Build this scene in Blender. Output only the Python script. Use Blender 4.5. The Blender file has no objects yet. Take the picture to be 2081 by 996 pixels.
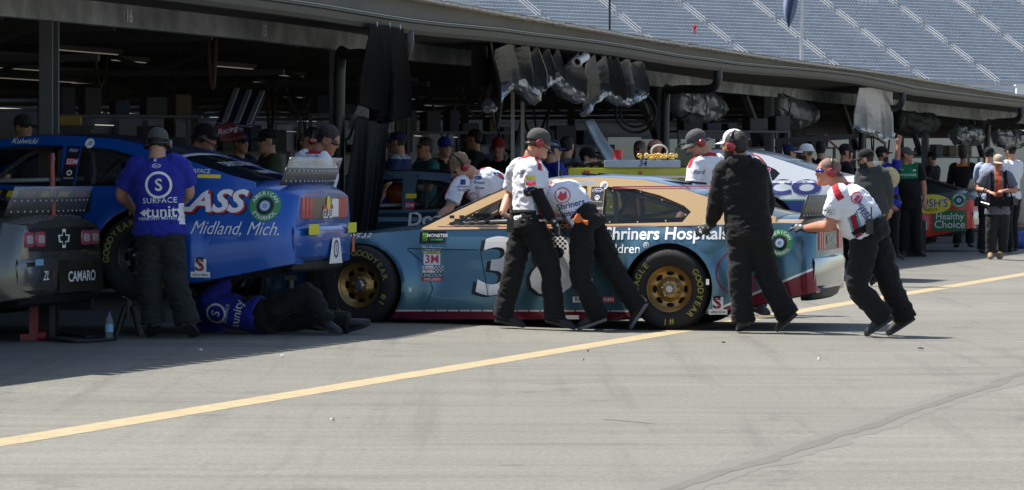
import bpy, bmesh, math, random
from mathutils import Vector, Matrix, noise
from mathutils.bvhtree import BVHTree
R = math.radians
V = Vector
random.seed(7)
sc = bpy.context.scene
COL = sc.collection

# ------------------------------------------------------------ camera, sky, sun, exposure
F, H, CX, HY = 7500.0, 1.33, 1040.5, 360.0      # focal length in photo pixels, eye height, principal column, horizon row
cam_d = bpy.data.cameras.new('camera'); cam = bpy.data.objects.new('camera', cam_d); COL.objects.link(cam)
cam.location = (0, 0, H); cam.rotation_euler = (R(90), 0, 0)
cam_d.sensor_width = 36; cam_d.lens = 36 * F / 2081; cam_d.shift_y = -138 / 2081
cam_d.clip_start = 1; cam_d.clip_end = 4000
sc.camera = cam
SUN_EL = R(60)
sun_dir = V((.925, -.38, 0)).normalized()            # the way the light travels over the ground
w = bpy.data.worlds.new('World'); sc.world = w; w.use_nodes = True
wn = w.node_tree; wn.nodes.clear()
sky = wn.nodes.new('ShaderNodeTexSky'); sky.sky_type = 'NISHITA'; sky.sun_disc = False
sky.sun_elevation = SUN_EL
toward = -sun_dir
sky.sun_rotation = math.atan2(toward.x, toward.y)
sky.dust_density = 1.5; sky.air_density = 1.0
bg = wn.nodes.new('ShaderNodeBackground'); bg.inputs[1].default_value = .11
wo = wn.nodes.new('ShaderNodeOutputWorld')
wn.links.new(sky.outputs[0], bg.inputs[0]); wn.links.new(bg.outputs[0], wo.inputs[0])
sl = bpy.data.lights.new('sun', 'SUN'); sun = bpy.data.objects.new('sun', sl); COL.objects.link(sun)
sl.energy = 5.0; sl.angle = R(.5); sl.color = (1, .955, .88)
trav = V((sun_dir.x * math.cos(SUN_EL), sun_dir.y * math.cos(SUN_EL), -math.sin(SUN_EL)))
sun.rotation_euler = trav.to_track_quat('-Z', 'Y').to_euler()
sun.location = (-30, 40, 60)
sc.view_settings.view_transform = 'Standard'; sc.view_settings.look = 'None'
sc.view_settings.exposure = .85; sc.view_settings.gamma = 1
sc.render.engine = 'CYCLES'
sc.cycles.use_denoising = True
sc.cycles.max_bounces = 7; sc.cycles.diffuse_bounces = 4; sc.cycles.glossy_bounces = 4; sc.cycles.transparent_max_bounces = 12
sc.cycles.sample_clamp_indirect = 4

# ------------------------------------------------------------ measuring
TH = math.atan2(2240.0, F); CT, ST = math.cos(TH), math.sin(TH)
VPX = CX + 2240
def at(px, py, Z): return V(((px - CX) / F * Z, Z, H - (py - HY) / F * Z))
def zD(px, D): return F * D / (CT * (VPX - px))
def atD(px, py, D): return at(px, py, zD(px, D))
def line(t, D, z=0): return V((t * ST - D * CT, t * CT + D * ST, z))    # along / away from the garage front
def tpx(px, D):
    p = atD(px, HY, D); return p.x * ST + p.y * CT
def gz(x, y):
    D = -x * CT + y * ST
    k = min(1, max(0, (D - 8.2) / 2.2)); return .04 * k * k * (3 - 2 * k)
def onground(px, py):
    z = 0
    for _ in range(6):
        Z = F * (H - z) / (py - HY); p = at(px, py, Z); z = gz(p.x, p.y)
    return V((p.x, p.y, z))
def lerp(a, b, t): return a + (b - a) * t
def interp(tab, x):
    if x <= tab[0][0]: return tab[0][1]
    for (x0, y0), (x1, y1) in zip(tab, tab[1:]):
        if x <= x1: return y0 + (y1 - y0) * (x - x0) / (x1 - x0)
    return tab[-1][1]
def sinterp(tab, x):                                     # smooth (Hermite) table
    if x <= tab[0][0]: return tab[0][1]
    n = len(tab)
    for i in range(n - 1):
        if x <= tab[i + 1][0]:
            x0, y0 = tab[i]; x1, y1 = tab[i + 1]; h = x1 - x0
            d = (y1 - y0) / h
            m0 = d if i == 0 else (d + (y0 - tab[i-1][1]) / (x0 - tab[i-1][0])) / 2
            m1 = d if i == n - 2 else (d + (tab[i+2][1] - y1) / (tab[i+2][0] - x1)) / 2
            t = (x - x0) / h; t2 = t * t; t3 = t2 * t
            return y0*(2*t3-3*t2+1) + m0*h*(t3-2*t2+t) + y1*(-2*t3+3*t2) + m1*h*(t3-t2)
    return tab[-1][1]

# ------------------------------------------------------------ materials
def srgb(r, g, b):
    f = lambda c: c / 12.92 if c <= .04045 else ((c + .055) / 1.055) ** 2.4
    return (f(r / 255), f(g / 255), f(b / 255))
MATS = {}
def new_mat(name):
    m = bpy.data.materials.new(name); m.use_nodes = True
    return m, m.node_tree, m.node_tree.nodes['Principled BSDF']
def pm(name, col, rough=.6, metal=0., var=.2, vs=6., bump=0., bs=30., coat=0., spec=.5, alpha=1., rvar=0., stretch=None, trans=0.):
    if name in MATS: return MATS[name]
    m, nt, b = new_mat(name); N, L = nt.nodes.new, nt.links.new
    tc = N('ShaderNodeTexCoord')
    mp = N('ShaderNodeMapping'); L(tc.outputs['Object'], mp.inputs[0])
    if stretch: mp.inputs['Scale'].default_value = stretch
    nz = N('ShaderNodeTexNoise'); nz.inputs['Scale'].default_value = vs; nz.inputs['Detail'].default_value = 6; nz.inputs['Roughness'].default_value = .62
    L(mp.outputs[0], nz.inputs[0])
    mx = N('ShaderNodeMix'); mx.data_type = 'RGBA'
    mx.inputs['A'].default_value = (*[c * (1 - var) for c in col], 1); mx.inputs['B'].default_value = (*[min(1, c * (1 + var)) for c in col], 1)
    L(nz.outputs[0], mx.inputs['Factor']); L(mx.outputs['Result'], b.inputs['Base Color'])
    b.inputs['Roughness'].default_value = rough; b.inputs['Metallic'].default_value = metal
    b.inputs['Coat Weight'].default_value = coat; b.inputs['Coat Roughness'].default_value = .06
    b.inputs['Specular IOR Level'].default_value = spec; b.inputs['Alpha'].default_value = alpha
    b.inputs['Transmission Weight'].default_value = trans
    if rvar:
        mr = N('ShaderNodeMapRange'); mr.inputs['To Min'].default_value = max(.02, rough - rvar); mr.inputs['To Max'].default_value = min(1, rough + rvar)
        L(nz.outputs[0], mr.inputs[0]); L(mr.outputs[0], b.inputs['Roughness'])
    if bump:
        n2 = N('ShaderNodeTexNoise'); n2.inputs['Scale'].default_value = bs; n2.inputs['Detail'].default_value = 5
        L(mp.outputs[0], n2.inputs[0])
        bp = N('ShaderNodeBump'); bp.inputs['Strength'].default_value = bump; bp.inputs['Distance'].default_value = .02
        L(n2.outputs[0], bp.inputs['Height']); L(bp.outputs[0], b.inputs['Normal'])
    MATS[name] = m; return m
def cloth(name, col, var=.12):
    m = pm(name, col, .85, 0, var, 9, .3, 70, spec=.25); b = m.node_tree.nodes['Principled BSDF']
    b.inputs['Sheen Weight'].default_value = .08; b.inputs['Sheen Roughness'].default_value = .4; return m

# ------------------------------------------------------------ mesh tools
class MB:
    def __init__(s): s.v = []; s.f = []; s.m = []
    def add(s, vs, fs, mi=0):
        o = len(s.v); s.v += [tuple(x) for x in vs]
        for f in fs: s.f.append([i + o for i in f]); s.m.append(mi)
    def box(s, c, size, rot=None, mi=0):
        c = V(c); h = V(size) / 2; vs = []
        for x in (-1, 1):
            for y in (-1, 1):
                for z in (-1, 1):
                    p = V((x * h.x, y * h.y, z * h.z)); vs.append(c + (rot @ p if rot else p))
        s.add(vs, [(0,1,3,2),(4,6,7,5),(0,4,5,1),(2,3,7,6),(0,2,6,4),(1,5,7,3)], mi)
    def bar(s, a, b, wdt, hgt=None, mi=0, up=(0,0,1)):
        a, b = V(a), V(b); d = (b - a); L = d.length; d.normalize()
        u = V(up); r = d.cross(u)
        if r.length < 1e-4: r = d.cross(V((1,0,0)))
        r.normalize(); u = r.cross(d)
        rot = Matrix((r, d, u)).transposed()
        s.box((a + b) / 2, (wdt, L, hgt or wdt), rot, mi)
    def loft(s, rings, cap=True, mi=0, closed=True):
        n = len(rings[0]); vs = [p for r in rings for p in r]; fs = []
        for i in range(len(rings) - 1):
            for j in range(n if closed else n - 1):
                k = (j + 1) % n
                fs.append((i*n+j, i*n+k, (i+1)*n+k, (i+1)*n+j))
        if cap and closed:
            fs.append(tuple(range(n - 1, -1, -1))); fs.append(tuple((len(rings)-1)*n + j for j in range(n)))
        s.add(vs, fs, mi)
    def tube(s, pts, r, n=10, mi=0, smooth=0, flat=1., ref=None):
        pts = [V(p) for p in pts]; rs = list(r) if hasattr(r, '__len__') else [r] * len(pts)
        if smooth: pts, rs = catmull(pts, rs, smooth)
        rings = []; prev = None
        for i, p in enumerate(pts):
            t = (pts[min(i + 1, len(pts) - 1)] - pts[max(i - 1, 0)])
            if t.length < 1e-7: t = V((0, 0, 1))
            t.normalize()
            if prev is None:
                u = V(ref) if ref else (V((0, 0, 1)) if abs(t.z) < .9 else V((1, 0, 0)))
                u = u - t * u.dot(t); u.normalize()
            else:
                u = prev - t * prev.dot(t); u.normalize()
            prev = u; v = t.cross(u)
            rings.append([p + u * (math.cos(a) * rs[i]) + v * (math.sin(a) * rs[i] * flat) for a in [2 * math.pi * k / n for k in range(n)]])
        s.loft(rings, True, mi)
    def ellipsoid(s, c, ax, n=16, m=10, mi=0):
        c = V(c); rings = []
        for i in range(1, m):
            a = math.pi * i / m
            rings.append([c + ax[2] * math.cos(a) + ax[0] * (math.sin(a) * math.cos(b)) + ax[1] * (math.sin(a) * math.sin(b)) for b in [2*math.pi*k/n for k in range(n)]])
        s.loft(rings, True, mi)
    def lathe(s, prof, o, ax, n=32, mi=0, cap=True):           # prof: (radius, along axis)
        ax = V(ax).normalized(); u = ax.orthogonal().normalized(); v = ax.cross(u); o = V(o)
        rings = [[o + ax * h + u * (r * math.cos(a)) + v * (r * math.sin(a)) for a in [2*math.pi*k/n for k in range(n)]] for r, h in prof]
        s.loft(rings, cap, mi)
    def sheet(s, grid, mi=0):
        n = len(grid[0]); vs = [p for r in grid for p in r]
        s.add(vs, [(i*n+j, i*n+j+1, (i+1)*n+j+1, (i+1)*n+j) for i in range(len(grid)-1) for j in range(n-1)], mi)
    def mesh(s, name):
        me = bpy.data.meshes.new(name); me.from_pydata(s.v, [], s.f)
        me.polygons.foreach_set('material_index', s.m); me.update(); return me
    def build(s, name, mats, parent=None, smooth=False, loc=None, fix=True):
        me = s.mesh(name); return link(name, me, mats, parent, smooth, loc, fix)
def catmull(pts, rs, k):
    P, Q = [], []
    for i in range(len(pts) - 1):
        a = pts[max(i-1, 0)]; b = pts[i]; c = pts[i+1]; d = pts[min(i+2, len(pts)-1)]
        for j in range(k):
            t = j / k; t2 = t*t; t3 = t2*t
            P.append(.5 * ((2*b) + (c-a)*t + (2*a-5*b+4*c-d)*t2 + (3*b-a-3*c+d)*t3)); Q.append(lerp(rs[i], rs[i+1], t))
    P.append(pts[-1]); Q.append(rs[-1]); return P, Q
def link(name, me, mats, parent=None, smooth=False, loc=None, fix=True):
    if fix:
        bm = bmesh.new(); bm.from_mesh(me); bmesh.ops.recalc_face_normals(bm, faces=bm.faces); bm.to_mesh(me); bm.free()
    if not isinstance(mats, (list, tuple)): mats = [mats]
    if not me.materials:
        for m in mats: me.materials.append(m)
    o = bpy.data.objects.new(name, me); COL.objects.link(o)
    if smooth:
        me.polygons.foreach_set('use_smooth', [True] * len(me.polygons))
        if smooth != True: me.set_sharp_from_angle(angle=R(smooth))
    if parent: o.parent = parent
    if loc is not None: o.location = loc
    return o
def tag(o, label, cat, group=None, kind=None):
    if label: o['label'] = label
    if cat: o['category'] = cat
    if group: o['group'] = group
    if kind: o['kind'] = kind
    return o
def thing(name, label, cat, loc=(0,0,0), rz=0, group=None):
    o = bpy.data.objects.new(name, None); COL.objects.link(o); o.empty_display_size = .2
    o.location = loc; o.rotation_euler = (0, 0, rz)
    return tag(o, label, cat, group)
def solid(o, th, off=-1):
    md = o.modifiers.new('thick', 'SOLIDIFY'); md.thickness = th; md.offset = off
    return o
def bake(o):                                              # apply modifiers
    dg = bpy.context.evaluated_depsgraph_get(); dg.update()
    me = bpy.data.meshes.new_from_object(o.evaluated_get(dg)); o.modifiers.clear(); old = o.data; o.data = me
    me.name = o.name
    return o
def text2d(s, size=1., bold=0., shear=0., align='CENTER', space=1., sx=1.):   # flat triangles of lettering: (verts2d, faces)
    cu = bpy.data.curves.new('t', 'FONT'); cu.body = s; cu.size = size; cu.offset = bold * size; cu.shear = shear
    cu.align_x = align; cu.align_y = 'CENTER'; cu.space_character = space; cu.resolution_u = 3; cu.fill_mode = 'FRONT'
    o = bpy.data.objects.new('t', cu); COL.objects.link(o)
    dg = bpy.context.evaluated_depsgraph_get(); dg.update()
    me = bpy.data.meshes.new_from_object(o.evaluated_get(dg))
    vs = [(v.co.x * sx, v.co.y) for v in me.vertices]; fs = [tuple(p.vertices) for p in me.polygons]
    bpy.data.objects.remove(o); bpy.data.meshes.remove(me); return vs, fs
def poly2d(loops):                                         # filled outline with holes
    cu = bpy.data.curves.new('p', 'CURVE'); cu.dimensions = '2D'; cu.fill_mode = 'BOTH'
    for lp in loops:
        sp = cu.splines.new('POLY'); sp.points.add(len(lp) - 1); sp.use_cyclic_u = True
        for i, (x, y) in enumerate(lp): sp.points[i].co = (x, y, 0, 1)
    o = bpy.data.objects.new('p', cu); COL.objects.link(o)
    dg = bpy.context.evaluated_depsgraph_get(); dg.update()
    me = bpy.data.meshes.new_from_object(o.evaluated_get(dg))
    vs = [(v.co.x, v.co.y) for v in me.vertices]; fs = [tuple(p.vertices) for p in me.polygons]
    bpy.data.objects.remove(o); bpy.data.meshes.remove(me); return vs, fs
def rect2d(w, h, cx=0, cy=0): return [(cx-w/2,cy-h/2),(cx+w/2,cy-h/2),(cx+w/2,cy+h/2),(cx-w/2,cy+h/2)], [(0,1,2,3)]
def circ(r, n=32, cx=0, cy=0): return [(cx + r*math.cos(2*math.pi*i/n), cy + r*math.sin(2*math.pi*i/n)) for i in range(n)]
def xf2(g, sx=1, sy=1, rot=0, dx=0, dy=0):
    c, s = math.cos(rot), math.sin(rot)
    return [((x*sx)*c - (y*sy)*s + dx, (x*sx)*s + (y*sy)*c + dy) for x, y in g[0]], g[1]
def arc_text(s, size, rad, mid, step, bold=.02, inward=False, cx=0, cy=0):    # letters round a ring, clockwise reading (or along the bottom)
    vs, fs = [], []
    n = len(s)
    for i, ch in enumerate(s):
        if ch == ' ': continue
        k = i - (n - 1) / 2
        a = mid - k * step if not inward else mid + k * step
        g = xf2(text2d(ch, size, bold), 1, 1, a - math.pi/2 if not inward else a + math.pi/2, cx + rad*math.cos(a), cy + rad*math.sin(a))
        o = len(vs); vs += g[0]; fs += [tuple(q + o for q in f) for f in g[1]]
    return vs, fs
def cut2d(g, step):                                        # split long faces so that they can follow a curved surface
    bm = bmesh.new(); vv = [bm.verts.new((x, y, 0)) for x, y in g[0]]
    for f in g[1]:
        try: bm.faces.new([vv[i] for i in f])
        except ValueError: pass
    for ax in (0, 1):
        if not bm.verts: break
        lo = min(v.co[ax] for v in bm.verts); hi = max(v.co[ax] for v in bm.verts)
        k = math.ceil(lo / step) * step
        while k < hi:
            no = (1, 0, 0) if ax == 0 else (0, 1, 0); co = (k, 0, 0) if ax == 0 else (0, k, 0)
            bmesh.ops.bisect_plane(bm, geom=bm.verts[:] + bm.edges[:] + bm.faces[:], plane_co=co, plane_no=no, dist=1e-6)
            k += step
    bm.verts.ensure_lookup_table(); bm.verts.index_update()
    r = [(v.co.x, v.co.y) for v in bm.verts], [tuple(v.index for v in f.verts) for f in bm.faces]; bm.free(); return r
def drape(mb, g, fn, step=.06, mi=0):                      # fn(u, v) -> point on the surface
    vs, fs = cut2d(g, step)
    mb.add([fn(x, y) for x, y in vs], fs, mi)
def drape_ray(mb, g, bvh, o, u, v, d, off=.004, step=.04, mi=0, reach=.6):   # lay lettering on a mesh along direction d
    vs, fs = cut2d(g, step); o, u, v, d = V(o), V(u), V(v), V(d)
    pts = []; ok = []
    for x, y in vs:
        p = o + u * x + v * y
        h = bvh.ray_cast(p - d * reach, d, reach * 2)
        ok.append(h[0] is not None); pts.append(h[0] - d * off if h[0] is not None else p)
    fs = [f for f in fs if all(ok[i] for i in f)]
    if fs: mb.add(pts, fs, mi)
# ============================================================ the setting: ground and markings
def asphalt_mat():
    m, nt, b = new_mat('worn_asphalt'); N, L = nt.nodes.new, nt.links.new
    tc = N('ShaderNodeTexCoord')
    def nz(scale, det=6, st=(1,1,1), rough=.6):
        mp = N('ShaderNodeMapping'); L(tc.outputs['Object'], mp.inputs[0]); mp.inputs['Scale'].default_value = st
        mp.inputs['Rotation'].default_value = (0, 0, TH)
        n = N('ShaderNodeTexNoise'); n.inputs['Scale'].default_value = scale; n.inputs['Detail'].default_value = det; n.inputs['Roughness'].default_value = rough
        L(mp.outputs[0], n.inputs[0]); return n.outputs[0]
    def ramp(x, a, b_, lo, hi):
        mr = N('ShaderNodeMapRange'); L(x, mr.inputs[0])
        for i, v in zip(('From Min', 'From Max', 'To Min', 'To Max'), (a, b_, lo, hi)): mr.inputs[i].default_value = v
        return mr.outputs[0]
    def mul(a, c):
        q = N('ShaderNodeMath'); q.operation = 'MULTIPLY'; L(a, q.inputs[0])
        if isinstance(c, float): q.inputs[1].default_value = c
        else: L(c, q.inputs[1])
        return q.outputs[0]
    big = ramp(nz(.22, 4), .3, .7, .88, 1.08)                 # broad wear
    streak = ramp(nz(2.2, 7, (.16, 2.6, 1), .7), .25, .8, .74, 1.16)      # tyre wear along the lane
    fine = ramp(nz(30, 5, (1, 1, 1), .75), .25, .75, .62, 1.36)               # stone
    grain = ramp(nz(140, 2), .3, .7, .7, 1.28)
    marks = ramp(nz(1.6, 5, (2.2, .07, 1), .65), .54, .70, 1., .80)          # faint tyre marks along the lane
    smear = ramp(nz(.5, 5, (.35, 2.2, 1), .7), .54, .72, 1., .72)            # wiped spills
    spots = ramp(nz(1.7, 5, (1, .7, 1), .7), .58, .70, 1., .72)      # old oil spots
    fac = mul(mul(mul(mul(mul(mul(big, streak), fine), grain), spots), marks), smear)
    mx = N('ShaderNodeMix'); mx.data_type = 'RGBA'; mx.blend_type = 'MULTIPLY'; mx.inputs['Factor'].default_value = 1
    mx.inputs['A'].default_value = (.172, .166, .142, 1)
    cmb = N('ShaderNodeCombineColor'); [L(fac, cmb.inputs[i]) for i in range(3)]
    L(cmb.outputs[0], mx.inputs['B']); L(mx.outputs['Result'], b.inputs['Base Color'])
    b.inputs['Roughness'].default_value = .82; b.inputs['Specular IOR Level'].default_value = .3
    bp = N('ShaderNodeBump'); bp.inputs['Strength'].default_value = .5; bp.inputs['Distance'].default_value = .006
    L(nz(120, 4), bp.inputs['Height']); L(bp.outputs[0], b.inputs['Normal'])
    return m
ASPH = asphalt_mat()
def ground_sheet():
    g = MB(); xs = sorted(set([-700, -300, -120, -60, -30] + [i for i in range(-24, 40, 2)] + [50, 70, 100, 200, 400, 900]))
    Ds = [-900, -300, -120, -40, -10, 0, 4, 6, 7, 8] + [8.2 + .2*i for i in range(0, 13)] + [12, 14, 18, 24, 40, 120, 400, 900]
    ts = [-200, -50, -10, 0, 10, 20, 30, 40, 50, 70, 100, 150, 300, 600, 1200, 2500]
    grid = []
    for D in Ds:
        row = []
        for t in ts:
            p = line(t, D); p.z = gz(p.x, p.y); row.append(p)
        grid.append(row)
    g.sheet(grid); o = g.build('ground', ASPH, smooth=True); tag(o, 'worn grey asphalt of the garage lane', 'ground', kind='structure')
ground_sheet()
YEL = pm('worn_yellow_paint', (.335, .262, .145), .75, 0, .3, 5, .3, 90)
def chip(m):                                              # worn paint: the asphalt shows through in flecks
    nt = m.node_tree; N, L = nt.nodes.new, nt.links.new; b = nt.nodes['Principled BSDF']; src = b.inputs['Base Color'].links[0].from_socket
    tc = N('ShaderNodeTexCoord'); n = N('ShaderNodeTexNoise'); n.inputs['Scale'].default_value = 9; n.inputs['Detail'].default_value = 9; n.inputs['Roughness'].default_value = .75; L(tc.outputs['Object'], n.inputs[0])
    mr = N('ShaderNodeMapRange'); mr.inputs['From Min'].default_value = .53; mr.inputs['From Max'].default_value = .66; mr.inputs['To Max'].default_value = .8; L(n.outputs[0], mr.inputs[0])
    mx = N('ShaderNodeMix'); mx.data_type = 'RGBA'; L(mr.outputs[0], mx.inputs['Factor']); L(src, mx.inputs['A']); mx.inputs['B'].default_value = (.17, .16, .13, 1); L(mx.outputs['Result'], b.inputs['Base Color'])
chip(YEL)
def strip(name, D0, D1, t0, t1, mat, z=.0015, n=60, wob=0, label=None, cat=None, kind='structure'):
    g = MB(); A, B = [], []
    for i in range(n + 1):
        t = t0 + (t1 - t0) * (i / n) ** 1.5
        wv = wob * (noise.noise((t * .9, D0, 0)))
        for L_, D in ((A, D0), (B, D1)):
            p = line(t, D + wv); p.z = gz(p.x, p.y) + z; L_.append(p)
    g.sheet([A, B]); o = g.build(name, mat); return tag(o, label, cat, kind=kind)
D_Y = H * CT / .1646
strip('lane_line', D_Y - .12, D_Y + .12, 6, 160, YEL, label='faded yellow line painted along the garage lane', cat='road marking', wob=.012)
FAINT = pm('worn_white_paint', (.24, .235, .215), .8, 0, .3, 9, .3, 60)
def joint(pa, pb, wdt, name, mat, label, zz=.0012):
    a, b = onground(*pa), onground(*pb); g = MB(); d = (b - a).normalized(); n = V((-d.y, d.x, 0)); A, B = [], []
    for i in range(97):
        p = a.lerp(b, i / 96); wv = .07 * noise.noise(p * .8) + .02 * noise.noise(p * 4)
        for L_, s in ((A, -1), (B, 1)):
            q = p + n * (s * wdt / 2 * (1 + .8 * noise.noise(p * 3)) + wv); q.z = gz(q.x, q.y) + zz; L_.append(q)
    g.sheet([A, B]); tag(g.build(name, mat), label, 'pavement mark', kind='structure')
joint((1560, 683), (2200, 697), .05, 'pavement_joint', FAINT, 'faint pale joint in the asphalt')
joint((1730, 612), (2200, 620), .05, 'pavement_joint', FAINT, 'faint pale joint in the asphalt beyond the line')
joint((1800, 558), (2200, 571), .04, 'pavement_joint', FAINT, 'faint pale joint beside the shadow')
SEAMM = pm('faded_tar_seam', (.103, .098, .082), .8, 0, .35, 4)
CRK = pm('tar_seam', (.07, .068, .06), .8, 0, .3, 9)
joint((1330, 1010), (2200, 722), .26, 'seam_stain', pm('seam_stain', (.126, .121, .103), .8, 0, .16, 3), 'broad faint dirt along the tar seam', .0010)
joint((1330, 1010), (2200, 722), .085, 'tar_seam', SEAMM, 'dark tar seam crossing the asphalt', .0022)
joint((1225, 853), (1325, 862), .02, 'scuff_mark', CRK, 'short dark scuff on the asphalt')
# scraps lying on the lane
def scrap(px, py, s, col, label, k):
    c = onground(px, py); g = MB(); rr = random.Random(k)
    pts = [V((math.cos(a) * s * rr.uniform(.6, 1), math.sin(a) * s * rr.uniform(.5, 1), .006 + .012 * rr.random())) for a in [i * 2 * math.pi / 7 for i in range(7)]]
    g.loft([pts, [p * .8 + V((0, 0, .012)) for p in pts]])
    tag(g.build('litter', pm('litter_%d' % k, col, .7), loc=c), label, 'litter')
for k, (px, py, s, col, lb) in enumerate([(1870, 712, .03, (.04, .04, .04), 'dark scrap of rubber on the asphalt near the right edge'), (408, 715, .02, (.75, .75, .7), 'tiny white scrap on the shaded asphalt at left'),
        (573, 727, .018, (.7, .7, .66), 'tiny white scrap near the shadow edge'), (676, 858, .018, (.7, .68, .5), 'pale crumb on the sunlit asphalt below the yellow line'),
        (1665, 733, .02, (.75, .74, .7), 'white scrap on the asphalt behind the pushed car'), (1195, 717, .012, (.35, .05, .06), 'tiny red scrap beside the yellow line'),
        (1470, 700, .02, (.08, .08, .07), 'small dark crumb of rubber beside the yellow line'), (1185, 735, .015, (.5, .48, .44), 'small pale pebble below the yellow line')]):
    scrap(px, py, s, col, lb, k)

# ============================================================ garage building
D_B, D_E, D_R = 12.65, 11.45, 16.0
BEAM_B = [(-1500, -113), (-300, 5), (111, 42), (666, 98), (833, 122), (985, 135), (1352, 177), (1500, 190), (1734, 213), (1818, 223), (1983, 243), (2081, 251), (2400, 284)]
BEAM_T = [(-1500, -190), (-300, -54), (178, 0), (700, 64), (833, 86), (985, 106), (1300, 141), (1501, 169), (1734, 191), (1822, 203), (2081, 231), (2400, 267)]
GUT = [(-1500, -269), (-300, -114), (550, -3), (680, 16), (760, 30), (840, 42), (921, 51), (1001, 58), (1082, 69), (1162, 78), (1242, 89), (1300, 99), (1380, 113), (1460, 123), (1501, 129), (1620, 139), (1701, 147), (1782, 160), (1842, 175), (1942, 189), (2081, 206), (2400, 247)]
RIDGE = [(-1500, -405), (-300, -205), (853, 4), (1001, 30), (1162, 58), (1300, 82), (1380, 94), (1621, 130), (1790, 152), (1960, 180), (2081, 199), (2400, 243)]
bld = thing('garage_building', 'long open-front race garage with weathered header beam, steel posts and shingled roof', 'garage', line(40, D_B))
BL = V(bld.location)
def bpart(mb, name, mat, smooth=False, parent=None):
    mb.v = [tuple(V(p) - BL) for p in mb.v]; return mb.build(name, mat, parent or bld, smooth)
def header_mat():
    m, nt, b = new_mat('weathered_header'); N, L = nt.nodes.new, nt.links.new
    tc = N('ShaderNodeTexCoord'); out = []
    for sc_, st in ((.9, (1, 1, .5)), (4, (1, 1, .8)), (40, (1, 1, 1))):
        mp = N('ShaderNodeMapping'); mp.inputs['Scale'].default_value = st; L(tc.outputs['Object'], mp.inputs[0])
        n = N('ShaderNodeTexNoise'); n.inputs['Scale'].default_value = sc_; n.inputs['Detail'].default_value = 6; L(mp.outputs[0], n.inputs[0]); out.append(n.outputs[0])
    a = N('ShaderNodeMath'); a.operation = 'MULTIPLY'; L(out[0], a.inputs[0]); L(out[1], a.inputs[1])
    cr = N('ShaderNodeValToRGB'); L(a.outputs[0], cr.inputs[0])
    e = cr.color_ramp.elements; e[0].position = .03; e[0].color = (.05, .054, .054, 1); e[1].position = .46; e[1].color = (.46, .49, .50, 1)
    L(cr.outputs[0], b.inputs['Base Color']); b.inputs['Roughness'].default_value = .75
    bp = N('ShaderNodeBump'); bp.inputs['Strength'].default_value = .2; L(out[2], bp.inputs['Height']); L(bp.outputs[0], b.inputs['Normal'])
    return m
HEADM = header_mat()
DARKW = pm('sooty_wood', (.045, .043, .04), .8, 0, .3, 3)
STEEL = pm('painted_post', (.10, .105, .105), .55, 0, .25, 5, .1, 30)
BEIGE = pm('beige_inner_wall', (.36, .34, .265), .8, 0, .12, 1.2)
GUTM = pm('sooty_gutter', (.05, .05, .044), .5, .1, .2, 2, spec=.5)
ROOFM = pm('tan_shingle', (.50, .44, .37), .85, 0, .3, 3, .4, 20)
T_ = 0
PXS = [-1500, -1000, -600, -300, -150, 0, 100] + [178 + 60 * i for i in range(0, 33)] + [2200, 2300, 2400]
def front(tabT, tabB, D, thick, mb):
    rings = []
    for px in PXS:
        T, B = atD(px, sinterp(tabT, px), D), atD(px, sinterp(tabB, px), D); o = V((-CT, ST, 0)) * thick
        rings.append([T, B, B + o, T + o])
    mb.loft(rings)
m = MB(); front(BEAM_T, BEAM_B, D_B, .12, m); bpart(m, 'header_beam', HEADM)
# gutter: a half box section under a light lip
m = MB(); rings = []
for px in PXS:
    T = atD(px, sinterp(GUT, px), D_E); n = V((-CT, ST, 0)); z = V((0, 0, 1))
    rings.append([T - n * .02, T - n * .02 - z * .018, T + n * .0 - z * .03, T + n * .015 - z * .09, T + n * .04 - z * .13, T + n * .13 - z * .13, T + n * .13, T + n * .1])
m.loft(rings); bpart(m, 'gutter', GUTM)
m = MB(); rings = []                                     # bright drip lip
for px in PXS:
    T = atD(px, sinterp(GUT, px), D_E); n = V((-CT, ST, 0)); z = V((0, 0, 1))
    rings.append([T - n * .03 + z * .004, T - n * .03 + z * .014, T + n * .05 + z * .018, T + n * .05 + z * .004])
m.loft(rings); bpart(m, 'drip_edge', pm('pale_drip_edge', (.30, .30, .28), .45, .3, .3, 2))
m = MB(); rings = []                                     # soffit
for px in PXS:
    a = atD(px, sinterp(GUT, px), D_E) - V((0, 0, .1)); b = atD(px, sinterp(BEAM_T, px), D_B); n = V((-CT, ST, 0))
    rings.append([a + n * .135, b + n * .03 , b + n * .03 + V((0,0,.06)), a + n * .135 + V((0,0,.06))])
m.loft(rings); bpart(m, 'soffit', DARKW)
m = MB(); rings = []                                     # fascia board above the gutter, under the shingle edge
for px in PXS:
    b_ = atD(px, sinterp(GUT, px), D_E) + V((0, 0, .022)); t_ = atD(px, sinterp(RIDGE, px), D_E); n = V((-CT, ST, 0)); t_.z = max(t_.z, b_.z + .03)
    rings.append([b_ + n * .0, t_, t_ + n * .04, b_ + n * .04])
m.loft(rings); bpart(m, 'fascia', pm('tan_fascia', (.115, .104, .085), .7, 0, .5, 1.1, .15, 8))
m = MB(); rows = [[], [], []]
for px in PXS:
    e = atD(px, sinterp(RIDGE, px), D_E) + V((0, 0, .012)) + V((-CT, ST, 0)) * .02; t = e.x * ST + e.y * CT
    rows[0].append(e); rows[1].append(line(t, D_R, e.z + .10)); rows[2].append(line(t, 27.0 if px < 900 else 19.5, e.z + .1))  # right part stops short: unseen gap added to light the inner wall
m.sheet(rows); ro = bpart(m, 'roof', pm('weathered_roof', (.085, .08, .074), .8, 0, .3, 1.5, .2, 12)); solid(ro, .05, 1)
px = -290; k = 0                                         # the row of shingle ends along the eave
m = MB()
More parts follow.
